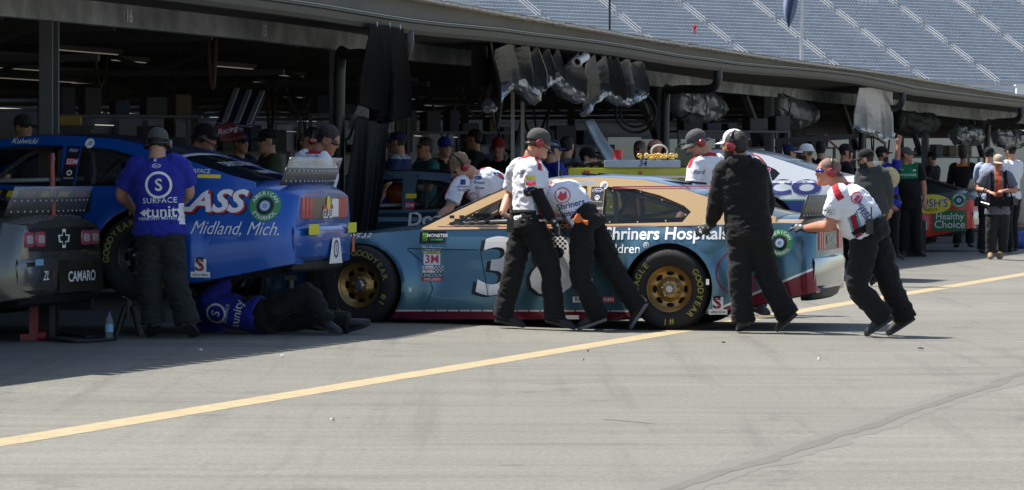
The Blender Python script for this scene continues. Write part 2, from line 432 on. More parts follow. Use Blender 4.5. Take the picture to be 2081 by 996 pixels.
while px < 2390:
    p = atD(px, sinterp(RIDGE, px), D_E - .05); step = .25 * F / p.y * (ST - (px - CX) / F * CT) 
    q = atD(px + step * .86, sinterp(RIDGE, px + step * .86), D_E - .05)
    dz = V((0, 0, .022 + .012 * noise.noise((k * 1.3, 0, 0)))); m.bar(p + dz, q + dz, .14, .028); px += step; k += 1
bpart(m, 'shingle_edge', ROOFM)
# posts
post_px = [-520, 100, 685, 1347, 1563, 1752, 1880, 2005, 2110, 2200]
for px in post_px:
    Z = zD(px, D_B); m = MB(); b = line(tpx(px, D_B), D_B + .06, .02); top = atD(px, sinterp(BEAM_B, px), D_B + .06)
    b.x, b.y = top.x, top.y; wd = .13
    for s in (-1, 1):                                    # rolled steel section: two flanges and a web
        m.bar(b + V((ST, CT, 0)) * (s * wd / 2), top + V((ST, CT, 0)) * (s * wd / 2), .02, .12, up=(-CT, ST, 0))
    m.bar(b, top, .11, .018, up=(-CT, ST, 0)); m.box(b + V((0, 0, .012)), (.26, .26, .02)); bpart(m, 'post', STEEL)
for px in (1352, 1563, 1752, 1880, 2005):                # knee braces behind the beam
    m = MB(); top = atD(px, sinterp(BEAM_B, px), D_B + .1); d = V((ST, CT, 0))
    m.bar(top - V((0, 0, .75)) + V((-CT, ST, 0)) * .1, top - d * 1.3 + V((-CT, ST, 0)) * .1, .09); bpart(m, 'knee_brace', DARKW)
T_GAP = tpx(900, 21)
# inside posts, rafters and ceiling clutter
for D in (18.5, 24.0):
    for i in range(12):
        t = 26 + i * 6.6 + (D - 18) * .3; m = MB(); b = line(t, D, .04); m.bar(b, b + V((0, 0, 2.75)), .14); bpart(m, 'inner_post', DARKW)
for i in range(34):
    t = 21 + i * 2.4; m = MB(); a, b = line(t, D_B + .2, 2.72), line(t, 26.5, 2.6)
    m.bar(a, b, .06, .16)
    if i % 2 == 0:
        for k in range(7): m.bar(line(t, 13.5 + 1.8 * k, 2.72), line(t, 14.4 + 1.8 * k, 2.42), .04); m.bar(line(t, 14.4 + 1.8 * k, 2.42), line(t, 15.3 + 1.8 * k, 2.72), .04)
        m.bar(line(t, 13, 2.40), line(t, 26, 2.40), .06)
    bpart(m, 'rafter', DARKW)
m = MB()                                                 # low ceiling boards keep the bays dark
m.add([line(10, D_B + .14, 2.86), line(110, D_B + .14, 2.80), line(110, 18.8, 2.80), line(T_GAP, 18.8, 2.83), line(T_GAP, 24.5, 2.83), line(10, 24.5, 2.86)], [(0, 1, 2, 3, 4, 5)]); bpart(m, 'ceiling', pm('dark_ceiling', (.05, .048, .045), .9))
# back wall: dark boards with ventilation slits at left, beige panels at right
D_W = 25.5; t_split = tpx(1236, D_W)
m = MB()
def wallpiece(t0, t1, z0, z1, D=D_W): m.add([line(t0, D, z0), line(t1, D, z0), line(t1, D, z1), line(t0, D, z1)], [(0, 1, 2, 3)])
for z0, z1 in ((0, 2.24), (2.252, 2.46), (2.475, 2.9)):
    wallpiece(15, t_split, z0, z1)
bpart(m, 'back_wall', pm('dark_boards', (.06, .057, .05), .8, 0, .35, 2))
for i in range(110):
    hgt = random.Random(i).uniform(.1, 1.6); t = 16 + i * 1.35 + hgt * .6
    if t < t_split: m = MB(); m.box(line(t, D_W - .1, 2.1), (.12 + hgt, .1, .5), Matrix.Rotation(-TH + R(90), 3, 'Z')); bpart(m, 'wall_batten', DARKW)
m = MB(); wallpiece(t_split, 240, 0, 3.2); bpart(m, 'inner_wall', BEIGE)
# added glow strips for thin light leaks, and loose cables under the dark ceiling
GLOW = pm('leak_glow', (.5, .46, .36), .5); GLOW.node_tree.nodes['Principled BSDF'].inputs['Emission Color'].default_value = (1, .93, .75, 1); GLOW.node_tree.nodes['Principled BSDF'].inputs['Emission Strength'].default_value = .055
for px, py, D, L_ in ((20, 116, 15.2, 2.6), (60, 142, 16.2, 3.2), (25, 160, 17.5, 3.6), (175, 106, 14.6, 1.6), (262, 125, 15.0, .9), (150, 147, 17, 2.4), (185, 171, 19, 1.2), (470, 137, 14.6, 1.3), (592, 155, 15.6, .8), (560, 170, 17, 1.6), (585, 197, 19.5, 1.4), (830, 166, 15, .5), (905, 206, 17, 3.2), (930, 218, 18, 3.4), (870, 228, 19.5, 2.6), (1000, 238, 21, 1.6)):
    c = atD(px, py, D); d = V((ST, CT, 0)) * (L_ / 2); m = MB(); m.bar(c - d, c + d, .025, .010); lt = bpart(m, 'glow_strip', GLOW)
    m = MB(); m.bar(c - d * 1.04 + V((0, 0, .03)), c + d * 1.04 + V((0, 0, .03)), .10, .045); bpart(m, 'strip_backing', DARKW)
rr = random.Random(12)
for i in range(26):
    px = rr.uniform(10, 1950); D = rr.uniform(13.2, 18); a = atD(px, 150 + px * .045, D); a.z = 2.75; l_ = rr.uniform(.3, 1.1); m = MB()
    q = V((rr.uniform(-.3, .3), rr.uniform(-.4, .4), 0)); m.tube([a, a + q * .4 - V((0, 0, l_ * .8)), a + q - V((0, 0, l_)), a + q * 1.6 - V((0, 0, l_ * .5)), a + q * 2], rr.choice((.012, .018, .025)), 7, smooth=5); bpart(m, 'cable', rr.choice((DARKW, STEEL, pm('brown_cable', (.06, .03, .015), .6))), True)
# bay numbers
NUMM = pm('white_stencil', (.78, .78, .76), .6)
def bay(px, s, hpx):
    py = (sinterp(BEAM_T, px) * .5 + sinterp(BEAM_B, px) * .5) + 1; o = atD(px, py, D_B - .008); sz = hpx / F * o.y * 1.6
    mb = MB(); drape(mb, text2d(s, sz, .03), lambda x, y: o + V((ST, CT, 0)) * x * .8 * 1.25 + V((0, 0, y)), 9)
    bpart(mb, 'bay_number', NUMM)
bay(263, '16', 22); bay(537, '15', 19); bay(765, '14', 17); bay(968, '13', 17)
for px, s in ((1398, '10'), (1612, '8')): bay(px, s, 12)
# downspouts: from the gutter back to a post and down it
DSM = pm('black_downspout', (.03, .031, .031), .4, 0, .2, 5, spec=.5)
for pg, pp in ((828, 690), (1458, 1352), (1833, 1752), (2074, 2007)):
    g0 = atD(pg, sinterp(GUT, pg), D_E + .07) - V((0, 0, .13)); b0 = atD(pp, sinterp(BEAM_B, pp), D_B - .11) - V((0, 0, .12))
    mb = MB(); mb.tube([g0 + V((0, 0, .02)), g0 - V((0, 0, .14)), g0.lerp(b0, .16) - V((0, 0, .20)), g0.lerp(b0, .84) + V((0, 0, .02)), b0 - V((0, 0, .14)), V((b0.x, b0.y, .12))], .06, 12, smooth=4)
    bpart(mb, 'downspout', DSM, True)
# pale poles by the middle bay
for px in (1042, 1062):
    b = line(tpx(px, D_B + .3), D_B + .3, .03); p = atD(px, 155, D_B + .3); m = MB(); m.bar(V((p.x, p.y, .04)), p, .045); m.box(V((p.x, p.y, .05)), (.16, .16, .02))
    tag(m.build('pole', pm('pale_aluminium', (.42, .43, .42), .45, .4, .15, 4)), ('left one of two slim pale aluminium poles in the middle bay' if px == 1042 else 'slim pale aluminium pole standing just behind the black-capped walker'), 'pole')

# ============================================================ hanging tarps
TARP = pm('grey_tarp', (.026, .029, .030), .3, 0, .1, 4, .12, 14, spec=.7)
TARPB = pm('black_tarp', (.005, .0055, .006), .7, 0, .1, 4, .15, 12, spec=.2)
TARPC = pm('clear_plastic', (.45, .45, .44), .25, 0, .3, 5, .5, 10, spec=.8, alpha=.28)
def crumple(p, f, k=0):
    q = 0; am = .5
    for o in range(3):
        q += am * (1 - 2.2 * abs(noise.noise(V(p) * f + V((k * 3.3, k, 0))))); f *= 2.1; am *= .5
    return q
def tarp(label, top, bot, D0, D1, folds, amp, mat, roll=0, k=0, group=None, rollmat=None, dip=.0):
    x0, x1 = top[0][0], top[-1][0]; n, M = 130, 40; grid = []; rr = random.Random(k)
    off = [rr.uniform(-.42, .42) for _ in range(12)]; flat = []
    for j in range(M + 1):
        v = j / M; row = []; flat.append([])
        for i in range(n + 1):
            u = i / n; px0 = lerp(x0, x1, u); px1 = lerp(bot[0][0], bot[-1][0], u)
            pt = atD(px0, interp(top, px0), D0); pb = atD(px1, interp(bot, px1), D1)
            w0 = folds * (u + .045 * math.sin(u * 9 + k)); ci = int(w0); fr = w0 - ci; pk = .5 + off[ci % 12] * .6       # one peak per hook, sharp creases between
            tri = 1 - abs(fr - pk) / (pk if fr < pk else 1 - pk)
            sag = dip * (.35 + abs(off[(ci + 3) % 12]) * 3.2) * (1 - tri) * (1 - v) ** 1.2
            flat[-1].append(pt.lerp(pb, v)); p = pt.lerp(pb, min(1, v + sag * (1 - v)))
            sp = 1 + .25 * math.sin(ci * 2.1 + k)
            d = amp * (.25 + .75 * min(1, v * 1.6)) * (tri * 2 - 1) * sp + .012 * crumple((u * 3, v * 2, k), 1.6)
            p = p + V((CT, -ST, 0)) * d + V((ST, CT, 0)) * (amp * .6 * v * math.sin(w0 * 6.28))
            row.append(p)
        grid.append(row)
    mb = MB(); mb.sheet(grid)
    o = mb.build('tarp', mat, smooth=28); solid(o, .005); tag(o, label, 'tarp', group)
    if dip:
        bk = [[p + V((-CT, ST, 0)) * (.13 + .06 * math.sin(i * .4 + k)) for i, p in enumerate(r)] for r in flat[2:30]]; mb = MB(); mb.sheet(bk); mb.build('dark_backing', TARPB, o, 28)  # backing sheet added behind; darkness between the folds put in its colour
    if roll:
        rings = []; nn = 170
        for i in range(nn + 1):
            u = i / nn; px = lerp(bot[0][0], bot[-1][0], u); p = atD(px, interp(bot, px), D1)
            r = roll * (.62 + .5 * abs(noise.noise((u * 8, k, 2)))) * (1 if .02 < u < .98 else .6)
            ring = []
            for a in range(26):
                an = a / 26 * 2 * math.pi; cr = .8 + .55 * crumple((u * 5.5, math.cos(an) * .7 + k, math.sin(an) * .7), 1.3, k)
                ring.append(p + V((CT, -ST, 0)) * (math.cos(an) * r * cr * 1.2) + V((0, 0, math.sin(an) * r * cr)))
            rings.append(ring)
        mb = MB(); mb.loft(rings); mb.build('bunched_hem', rollmat or mat, o, 35)
    for i in range(int(folds) if k not in (4, 5) else 0):
        q = grid[0][min(n, int(n * (i + .5 + off[i % 12] * .6) / folds))]; rp = MB(); rp.bar(q + V((0, 0, .03)), q - V((0, 0, .015)), .010); rp.build('hook', pm('zinc_hook', (.5, .5, .5), .4, .8), o)
    return o
SUNHEM = pm('sunlit_shiny_tarp', (.19, .20, .215), .2, .35, .1, 5, .15, 18, spec=.9)  # brighter copy of the grey tarp; sunlit sheen of the hem in its colour
SILV = pm('silver_tarp', (.42, .44, .45), .3, .3, .1, 5, .15, 18, spec=.8)
tarp('wide grey tarp bunched up high under the eave, left of the camera', [(990, 82), (1010, 90), (1045, 84), (1090, 93), (1140, 97), (1180, 110)], [(990, 222), (1030, 172), (1050, 168), (1078, 196), (1100, 165), (1124, 160), (1160, 192), (1185, 196)], D_E + .25, D_E + .4, 7, .115, TARP, .10, 1, 'grey tarps bunched under the eave', SUNHEM, .30)
tarp('grey tarp bunched up under the eave, right of the camera', [(1190, 108), (1230, 110), (1262, 112), (1303, 120)], [(1186, 232), (1198, 206), (1226, 188), (1250, 202), (1275, 208), (1310, 188)], D_E + .25, D_E + .4, 6, .10, TARP, .09, 2, 'grey tarps bunched under the eave', SUNHEM, .2)
tarp('tall black tarp hanging from the eave between the blue car and the dark car', [(757, 50), (790, 52), (822, 60)], [(748, 214), (766, 244), (796, 252), (818, 222)], D_E - .06, D_E + .05, 3, .11, TARPB, 0, 3)
tarp('crumpled clear plastic hanging below the black tarp', [(738, 200), (770, 215), (800, 205)], [(722, 262), (757, 270), (795, 268)], D_B - .35, D_B - .2, 3, .06, TARPC, 0, 4)
tarp('black curtain hanging beside the nose of the teal car', [(728, 236), (760, 244), (792, 246)], [(708, 474), (730, 476), (758, 466)], D_B - .3, D_B - .55, 5, .055, TARPB, 0, 5)
tarp('silvery plastic tarp hanging from the eave at the right downspout', [(1748, 178), (1780, 176), (1813, 184)], [(1745, 262), (1772, 268), (1795, 285), (1815, 272)], D_E + .3, D_E + .45, 4, .09, SILV, .07, 6)
def bundle(label, pts, r, k, D, mat):
    P = [atD(px, py, D) for px, py in pts]; rs = [r] * len(P); P, rs = catmull(P, rs, 40); mb = MB(); rings = []
    for i, p in enumerate(P):
        u = i / (len(P) - 1); ring = []; rr = r * (.55 + .55 * math.sin(math.pi * min(1, max(0, u))) ** .4) * (1 + .25 * noise.noise((u * 7, k, 0)))
        for a in range(30):
            an = a / 30 * 2 * math.pi; c = .78 + .55 * crumple((u * 2.4 + k + .5 * math.sin(an), math.cos(an) * .9, math.sin(an) * .9), 1., k)
            ring.append(p + V((CT, -ST, 0)) * (math.cos(an) * rr * c) + V((0, 0, math.sin(an) * rr * c * 1.2)))
        rings.append(ring)
    mb.loft(rings); o = mb.build('rolled_tarp', mat, smooth=35)
    for u in (.2, .5, .8):
        p = P[int(u * (len(P) - 1))]; rp = MB()
        rp.tube([p + V((CT, -ST, 0)) * (math.cos(a) * r * 1.16) + V((0, 0, math.sin(a) * r * 1.35)) for a in [i * 2 * math.pi / 16 for i in range(17)]], .012, 6)
        rp.bar(p + V((0, 0, r)), p + V((0, 0, r + .35)), .012)
        rp.build('tie', DSM, o)
    tag(o, label, 'tarp', 'tarps rolled up under the header beam')
ROLL = pm('dull_grey_tarp', (.075, .08, .083), .36, 0, .1, 4, .12, 14, spec=.6)
bundle('grey tarp rolled up under the beam, right beside the spiral striped downspout', [(1368, 205), (1410, 214), (1464, 219)], .17, 11, D_B + .05, ROLL)
bundle('grey rolled tarp drooping between the two middle posts', [(1574, 210), (1605, 228), (1650, 235)], .16, 12, D_B + .05, ROLL)
bundle('dark rolled tarp just right of the silvery hanging tarp', [(1815, 242), (1850, 250), (1898, 250)], .16, 13, D_B + .05, TARPB)
bundle('rolled tarp with a shiny lower edge left of the far post', [(1938, 270), (1965, 276), (1992, 275)], .15, 14, D_B + .05, ROLL)
bundle('rolled tarp beyond the far post at the right edge', [(2022, 276), (2050, 284), (2078, 282)], .15, 15, D_B + .05, ROLL)
# security camera on its bracket
g0 = atD(1187, 112, D_E + .1); cm = thing('security_camera', 'small white security camera clamped under the gutter between two tarps', 'camera', g0)
mb = MB(); mb.lathe([(.001, -.13), (.045, -.13), (.05, -.1), (.05, .09), (.062, .1), (.062, .14), (.045, .14), (.04, .1), (.001, .1)], (-.03, -.06, -.05), (-.45, -.85, -.28), 20); mb.build('housing', pm('white_plastic', (.7, .7, .68), .4, 0, .1), cm, 40)
mb = MB(); mb.lathe([(.001, .112), (.036, .112), (.03, .118), (.001, .121)], (-.03, -.06, -.05), (-.45, -.85, -.28), 20); mb.build('lens', pm('dark_glass', (.01, .01, .012), .08), cm, 40)
mb = MB(); mb.tube([(0, 0, 0), (.02, .02, .09), (-.02, .1, .12)], .014, 8); mb.tube([(-.02, .1, .12), (-.35, .02, .1), (-.36, .0, .02)], .008, 6); mb.box((0, 0, .0), (.05, .09, .04)); mb.build('bracket', pm('grey_metal', (.35, .35, .35), .4, .6), cm)

# ============================================================ grandstand
Z_S = 480.0; BETA = R(40); rd, ud = V((math.cos(BETA), math.sin(BETA), 0)), V((-math.sin(BETA), math.cos(BETA), 0))
S0 = at(1484, 92, Z_S)                                    # a point on an aisle
RISE, DEEP = .47, .80; row0 = int((S0.z - 6) / RISE)
stand = thing('grandstand', 'huge empty grandstand of blue-grey seats rising beyond the garage roof', 'grandstand', (S0.x, S0.y, 0))
SL = V(stand.location)
def spt(u, row, dz=0, back=0): return V((0, 0, S0.z + row * RISE + dz)) + rd * u + ud * (row * DEEP + back)
SEATM = pm('grey_blue_seat', (.345, .372, .405), .5, 0, .25, .35, spec=.5)
CONC = pm('stand_concrete', (.42, .43, .44), .85, 0, .2, .1)
RAILM = pm('galvanised_rail', (.58, .59, .60), .4, .3, .1)
U0, U1 = -105, 105; AISLE = 14.2
rows_ = range(-row0, 34)
mb = MB(); gl = []
for r in rows_:
    gl.append([spt(u, r, -.02, 0) for u in (U0, U1)]); gl.append([spt(u, r, -.02, DEEP) for u in (U0, U1)])
mb.sheet(gl); mb.build('terrace', CONC, stand)
def seat_geo(mb, u, r, rr):
    a = rr.uniform(-.02, .02); b = spt(u, r, 0, .42)
    X, Y = rd, ud
    if rr.random() < .8:                                 # tip-up seat closed against its back
        mb.add([b + X*x + Y*(y + a) + V((0,0,z)) for x, y, z in ((-.22,-.08,.16),(.22,-.08,.16),(.22,-.1,.48),(-.22,-.1,.48))], [(0,1,2,3)])
    else:
        mb.add([b + X*x + Y*y + V((0,0,z)) for x, y, z in ((-.22,-.36,.36),(.22,-.36,.36),(.22,.0,.33),(-.22,.0,.33))], [(0,1,2,3)])
    mb.add([b + X*x + Y*(y + a) + V((0,0,z)) for x, y, z in ((-.23,.02,.34),(.23,.02,.34),(.23,.07,.78),(-.23,.07,.79),(-.21,.14,.85),(.21,.14,.85))], [(0,1,2,3),(3,2,5,4)])
rr = random.Random(3); near = []; allseats = MB()
for r in range(-10, 24):
    u = U0
    while u < U1:
        k = (u / AISLE) % 1.0
        if .05 < k < .95:
            p = spt(u, r) + SL; px = CX + p.x / p.y * F
            if -30 < px - 1000 and px < 2120:
                py = HY - (p.z - H) / p.y * F
                gy = interp(RIDGE, px)
                if -25 < py < gy + 18: near.append((p.y, u, r))
        u += .56
near.sort()
for _, u, r in near[100:]: seat_geo(allseats, u, r, rr)
so = allseats.build('seat', SEATM, stand, fix=False); so['kind'] = 'stuff'; so.name = 'seat_rows'
for _, u, r in near[:100]:
    mb = MB(); seat_geo(mb, u, r, rr); mb.build('seat', SEATM, stand, fix=False)
for ai in range(-5, 6):
    for r in range(-12, 26, 6):
        p = spt(ai * AISLE, r) + SL; px = CX + p.x / p.y * F; py = HY - (p.z - H) / p.y * F
        if not (700 < px < 2120 and -60 < py < interp(RIDGE, px) + 40): continue
        mb = MB(); r0 = r + ai % 2 * 2
        for s in (-.32, .32):
            a, b = spt(ai * AISLE + s, r0, .9, .3), spt(ai * AISLE + s, r0 + 4.4, .9, .3)
            mb.bar(a, b, .06); mb.bar(a, a - V((0, 0, .9)), .06); mb.bar(b, b - V((0, 0, .9)), .06); mb.bar(a.lerp(b, .5), a.lerp(b, .5) - V((0, 0, .9)), .08)
            mb.bar(a - V((0,0,.4)), b - V((0,0,.4)), .06)
        mb.build('handrail', RAILM, stand)
# portal railings high in the stand
for px in (1745, 1950):
    p = at(px, 8, Z_S + 14); mb = MB()
    for i in range(6): mb.bar(p + rd * i * .7 - SL, p + rd * i * .7 + V((0, 0, 2.2)) - SL, .07)
    for z in (.4, 1.1, 1.8): mb.bar(p + V((0,0,z)) - SL, p + rd * 3.5 + V((0,0,z)) - SL, .07)
    mb.build('portal_railing', RAILM, stand)
# low white block over the roof at the right edge
p = at(2076, 187, 300); mb = MB(); mb.box((0, 0, -3), (.9, .9, 7)); mb.box((0, 0, .55), (1.1, 1.1, .12)); tag(mb.build('utility_box', pm('white_plastic', (.7, .7, .68), .4), loc=p), 'small white box showing over the roof at the far right', 'box')
# mast with antenna arms on the roof
p = atD(1239, 75, D_R); mb = MB(); an = thing('antenna_mast', 'slim dark mast with crossed aerial arms standing on the garage roof', 'mast', p)
mb.bar((0, 0, -.15), (0, 0, 1.1), .035); mb.build('mast', DSM, an)
mb = MB()
for a in (20, 75, 140): d = V((math.cos(R(a)), .3, math.sin(R(a)) * .35)) * .22; mb.bar(V((0, 0, .72)) - d, V((0, 0, .72)) + d, .014)
mb.build('aerial', pm('pale_metal_edge', (.5, .49, .46), .45, .3), an)
# flag and pole beyond the roof
p = at(1629, 140, 110); fl = thing('flagpole', 'thin white pole rising behind the garage roof', 'pole', V((p.x, p.y, 0)))
mb = MB(); mb.tube([(0, 0, 0), (0, 0, 7), (0, 0, 14)], [.06, .05, .035], 10); mb.build('pole', pm('white_plastic', (.7, .7, .68), .4), fl, True)
mb = MB(); mb.ellipsoid((0, 0, 14), (V((.09,0,0)), V((0,.09,0)), V((0,0,.09)))); mb.build('finial', pm('pale_metal_edge', (.5, .49, .46)), fl, True)
grid = []
for j in range(15):
    v = j / 14; row = []; L_, R_ = lerp(1612, 1597, v) - (4 if v > .5 else 0), lerp(1618, 1606, v) + 4 * math.sin(v * 3)
    wv = math.sin(math.pi * min(1, v * 1.05)) ** .6
    for i in range(13):
        u = i / 12; q = at(lerp(1603 - 15 * wv + 10 * (1 - v), 1603 + 13 * wv + 10 * (1 - v) , u), lerp(-46, 58, v), 110)
        q.y += .12 * math.sin(u * 11 + v * 4); row.append(q)
    grid.append(row)
mb = MB(); mb.sheet(grid); o = mb.build('flag', pm('blue_grey_flag', (.16, .2, .30), .8, 0, .15, 3), smooth=True); solid(o, .01); tag(o, 'limp blue-grey flag hanging against the empty stand', 'flag')
# ============================================================ stock cars
BLACK = pm('satin_black', (.012, .012, .013), .5, 0, .2, 6, spec=.4)
RUBBER = pm('tyre_rubber', (.022, .022, .021), .78, 0, .3, 7, .15, 60, spec=.3)
GLASS = pm('dark_window', (.012, .014, .015), .06, 0, .1, 3, spec=.6, alpha=.62)
CLEAR = pm('clear_lexan', (.55, .56, .55), .12, 0, .2, 3, spec=.8, alpha=.35)
CAGE = pm('grey_roll_cage', (.32, .33, .34), .4, .2, .1)
WHITE = pm('white_vinyl', (.80, .80, .79), .4, 0, .06, 5)
CHROME = pm('chrome_wrap', (.42, .43, .44), .13, 1., .06, 3)
REDL = pm('red_lamp_decal', (.42, .03, .035), .3, 0, .25, 9, coat=.2)
TAILP = pm('smoked_tail_panel', (.045, .043, .04), .3, .1, .5, 5)
YELT = pm('yellow_tape', (.62, .60, .02), .5, 0, .1)
RED = pm('red_vinyl', (.52, .03, .045), .4, 0, .1); GREEN = pm('green_vinyl', (.045, .25, .085), .4, 0, .1)
NAVY = pm('navy_vinyl', (.02, .03, .16), .4, 0, .1); YELLOW = pm('yellow_vinyl', (.80, .62, .04), .45, 0, .1)
BLUEV = pm('light_blue_vinyl', (.20, .42, .60), .4, 0, .1); MAROON = pm('maroon_vinyl', (.21, .016, .04), .35, 0, .1)
TYREY = pm('yellow_tyre_lettering', (.33, .29, .06), .8, 0, .5, 25)
ORANGE = pm('orange_rag', (.65, .17, .04), .9, 0, .2)
ZB = [(-1.27, .32), (-.9, .24), (-.45, .15), (.42, .085), (2.4, .08), (3.86, .10)]
ZS = [(-1.27, .86), (-1.1, .92), (-.6, .915), (0, .905), (.6, .895), (2.1, .885), (2.79, .83), (3.3, .73), (3.65, .58), (3.86, .40)]
ZT = [(-1.27, .93), (-1.15, .985), (-.7, .985), (0, .97), (1.2, .95), (2.2, .935), (2.8, .875), (3.3, .79), (3.65, .63), (3.86, .43)]
WD = [(-1.27, .83), (-1.24, .88), (-1.17, .925), (-.8, .965), (0, .985), (.9, .962), (1.6, .955), (2.4, .968), (2.8, .982), (3.3, .95), (3.6, .87), (3.78, .70), (3.86, .5)]
WB = 2.79
def yside(x, z):
    zb, zs, w_ = interp(ZB, x), sinterp(ZS, x), sinterp(WD, x)
    if z > zs:                                           # greenhouse side
        return lerp(.845, .63, min(1.1, (z - .88) / .43))
    t = max(0, min(1, (z - zb) / (zs - zb)))
    y = w_ * (1 - .015 * (1 - t) ** 2 - .12 * t ** 2.6)
    for xw in (0, WB):
        d = math.hypot(x - xw, z - .37)
        if z > .05: y += .034 * math.exp(-((d - .415) / .075) ** 2)
    if 1.0 < x < 2.2: y -= .018 * math.exp(-((z - .50) / .17) ** 2) * max(0, min(1, (2.2 - x) / .12)) * max(0, min(1, (x - 1.0) / .5))   # door scallop
    return y
def lside(off=.004): return lambda x0, z0, sh=0: (lambda u, v: V((x0 - u, yside(x0 - u, z0 + v) + off, z0 + v + u * sh)))
def stock_body(paint, mats):
    st = sorted(set([-1.27, -1.265, -1.255, -1.24, -1.22] + [round(-1.2 + i * .05, 3) for i in range(100)] + [3.78, 3.81, 3.835, 3.85, 3.86])); st = [x for x in st if x <= 3.86]
    rings = []
    for x in st:
        zb, zs, zt, w_ = interp(ZB, x), sinterp(ZS, x), sinterp(ZT, x), sinterp(WD, x)
        h = [(0, zb), (w_ * .4, zb), (w_ * .8, zb), (w_ - .04, zb), (w_ - .014, zb + .008)]
        for i in range(15):
            z = zb + .02 + (zs - zb - .02) * i / 14; h.append((yside(x, z - 1e-6), z))
        ysh = h[-1][0]
        for i in range(1, 13):
            u = i / 12; h.append((ysh * (1 - u ** 1.15), zs + (zt - zs) * (1 - (1 - u) ** 2.6)))
        ring = [V((x, y, z)) for y, z in h] + [V((x, -y, z)) for y, z in h[-2:0:-1]]
        rings.append(ring)
    mb = MB(); mb.loft(rings); o = mb.build('body', mats, smooth=40)
    for p in o.data.polygons:
        c = p.center
        if c.z > .86 and abs(c.y) < .78 and -.75 < c.x < 2.05: p.material_index = 1
        if c.z < interp(ZB, c.x) + .004: p.material_index = 1
    cuts = []
    for xw in (0, WB):
        for s in (-1, 1):
            mb = MB(); mb.lathe([(.392, .60), (.392, 1.2)], (xw, 0, .365), (0, s, 0), 48, 1); c = mb.build('cut', mats); c.hide_render = True; cuts.append(c)
            md = o.modifiers.new('b', 'BOOLEAN'); md.operation = 'DIFFERENCE'; md.object = c; md.solver = 'EXACT'
    bake(o)
    for c in cuts: bpy.data.objects.remove(c)
    o.data.set_sharp_from_angle(angle=R(40))
    return o
A_LINE = [(2.24, .885), (1.95, 1.03), (1.66, 1.165), (1.40, 1.275)]
RAIL = [(1.40, 1.275), (1.1, 1.318), (.7, 1.328), (.3, 1.305), (0, 1.245), (-.25, 1.165)]
BACK = [(-.25, 1.165), (-.5, 1.085), (-.72, 1.02), (-.92, .975)]
W_FRONT = [(2.02, .915), (1.76, 1.04), (1.5, 1.165), (1.33, 1.225), (1.1, 1.245), (.78, 1.25), (.74, .915)]
W_REAR = [(.62, 1.245), (.36, 1.225), (.12, 1.165), (-.10, 1.075), (-.17, 1.02), (-.10, .93), (.62, .915)]
def greenhouse(root, shell, roofm, s):
    gy = lambda x, z: lerp(.845, .63, min(1.1, (z - .88) / .43))
    outer = A_LINE + RAIL[1:] + BACK[1:] + [(-.92, .90), (2.24, .87)]
    g = poly2d([outer, W_FRONT, W_REAR])
    mb = MB(); drape(mb, g, lambda x, z: V((x, s * gy(x, z), z)), .08)
    o = mb.build('side_frame', shell, root); solid(o, .03, 0)
    g = poly2d([W_REAR]); mb = MB(); drape(mb, g, lambda x, z: V((x, s * (gy(x, z) - .002), z)), .1); mb.build('quarter_window', GLASS, root)
    return gy
def ribs(prof, crown, bow, gy):
    rows = []
    for i, (x, z) in enumerate(prof):
        y = gy(x, z); row = []
        for j in range(17):
            u = j / 8 - 1; k = 1 - u * u
            row.append(V((x + bow * k * (1 if prof[0][0] > 1.5 else (-1 if prof[-1][0] < -.5 else 0)), u * y, z + crown * (k ** .8))))
        rows.append(row)
    return rows
def dens(tab, n=4):
    out = []
    for (a, b), (c, d) in zip(tab, tab[1:]):
        for i in range(n): out.append((lerp(a, c, i / n), lerp(b, d, i / n)))
    return out + [tab[-1]]
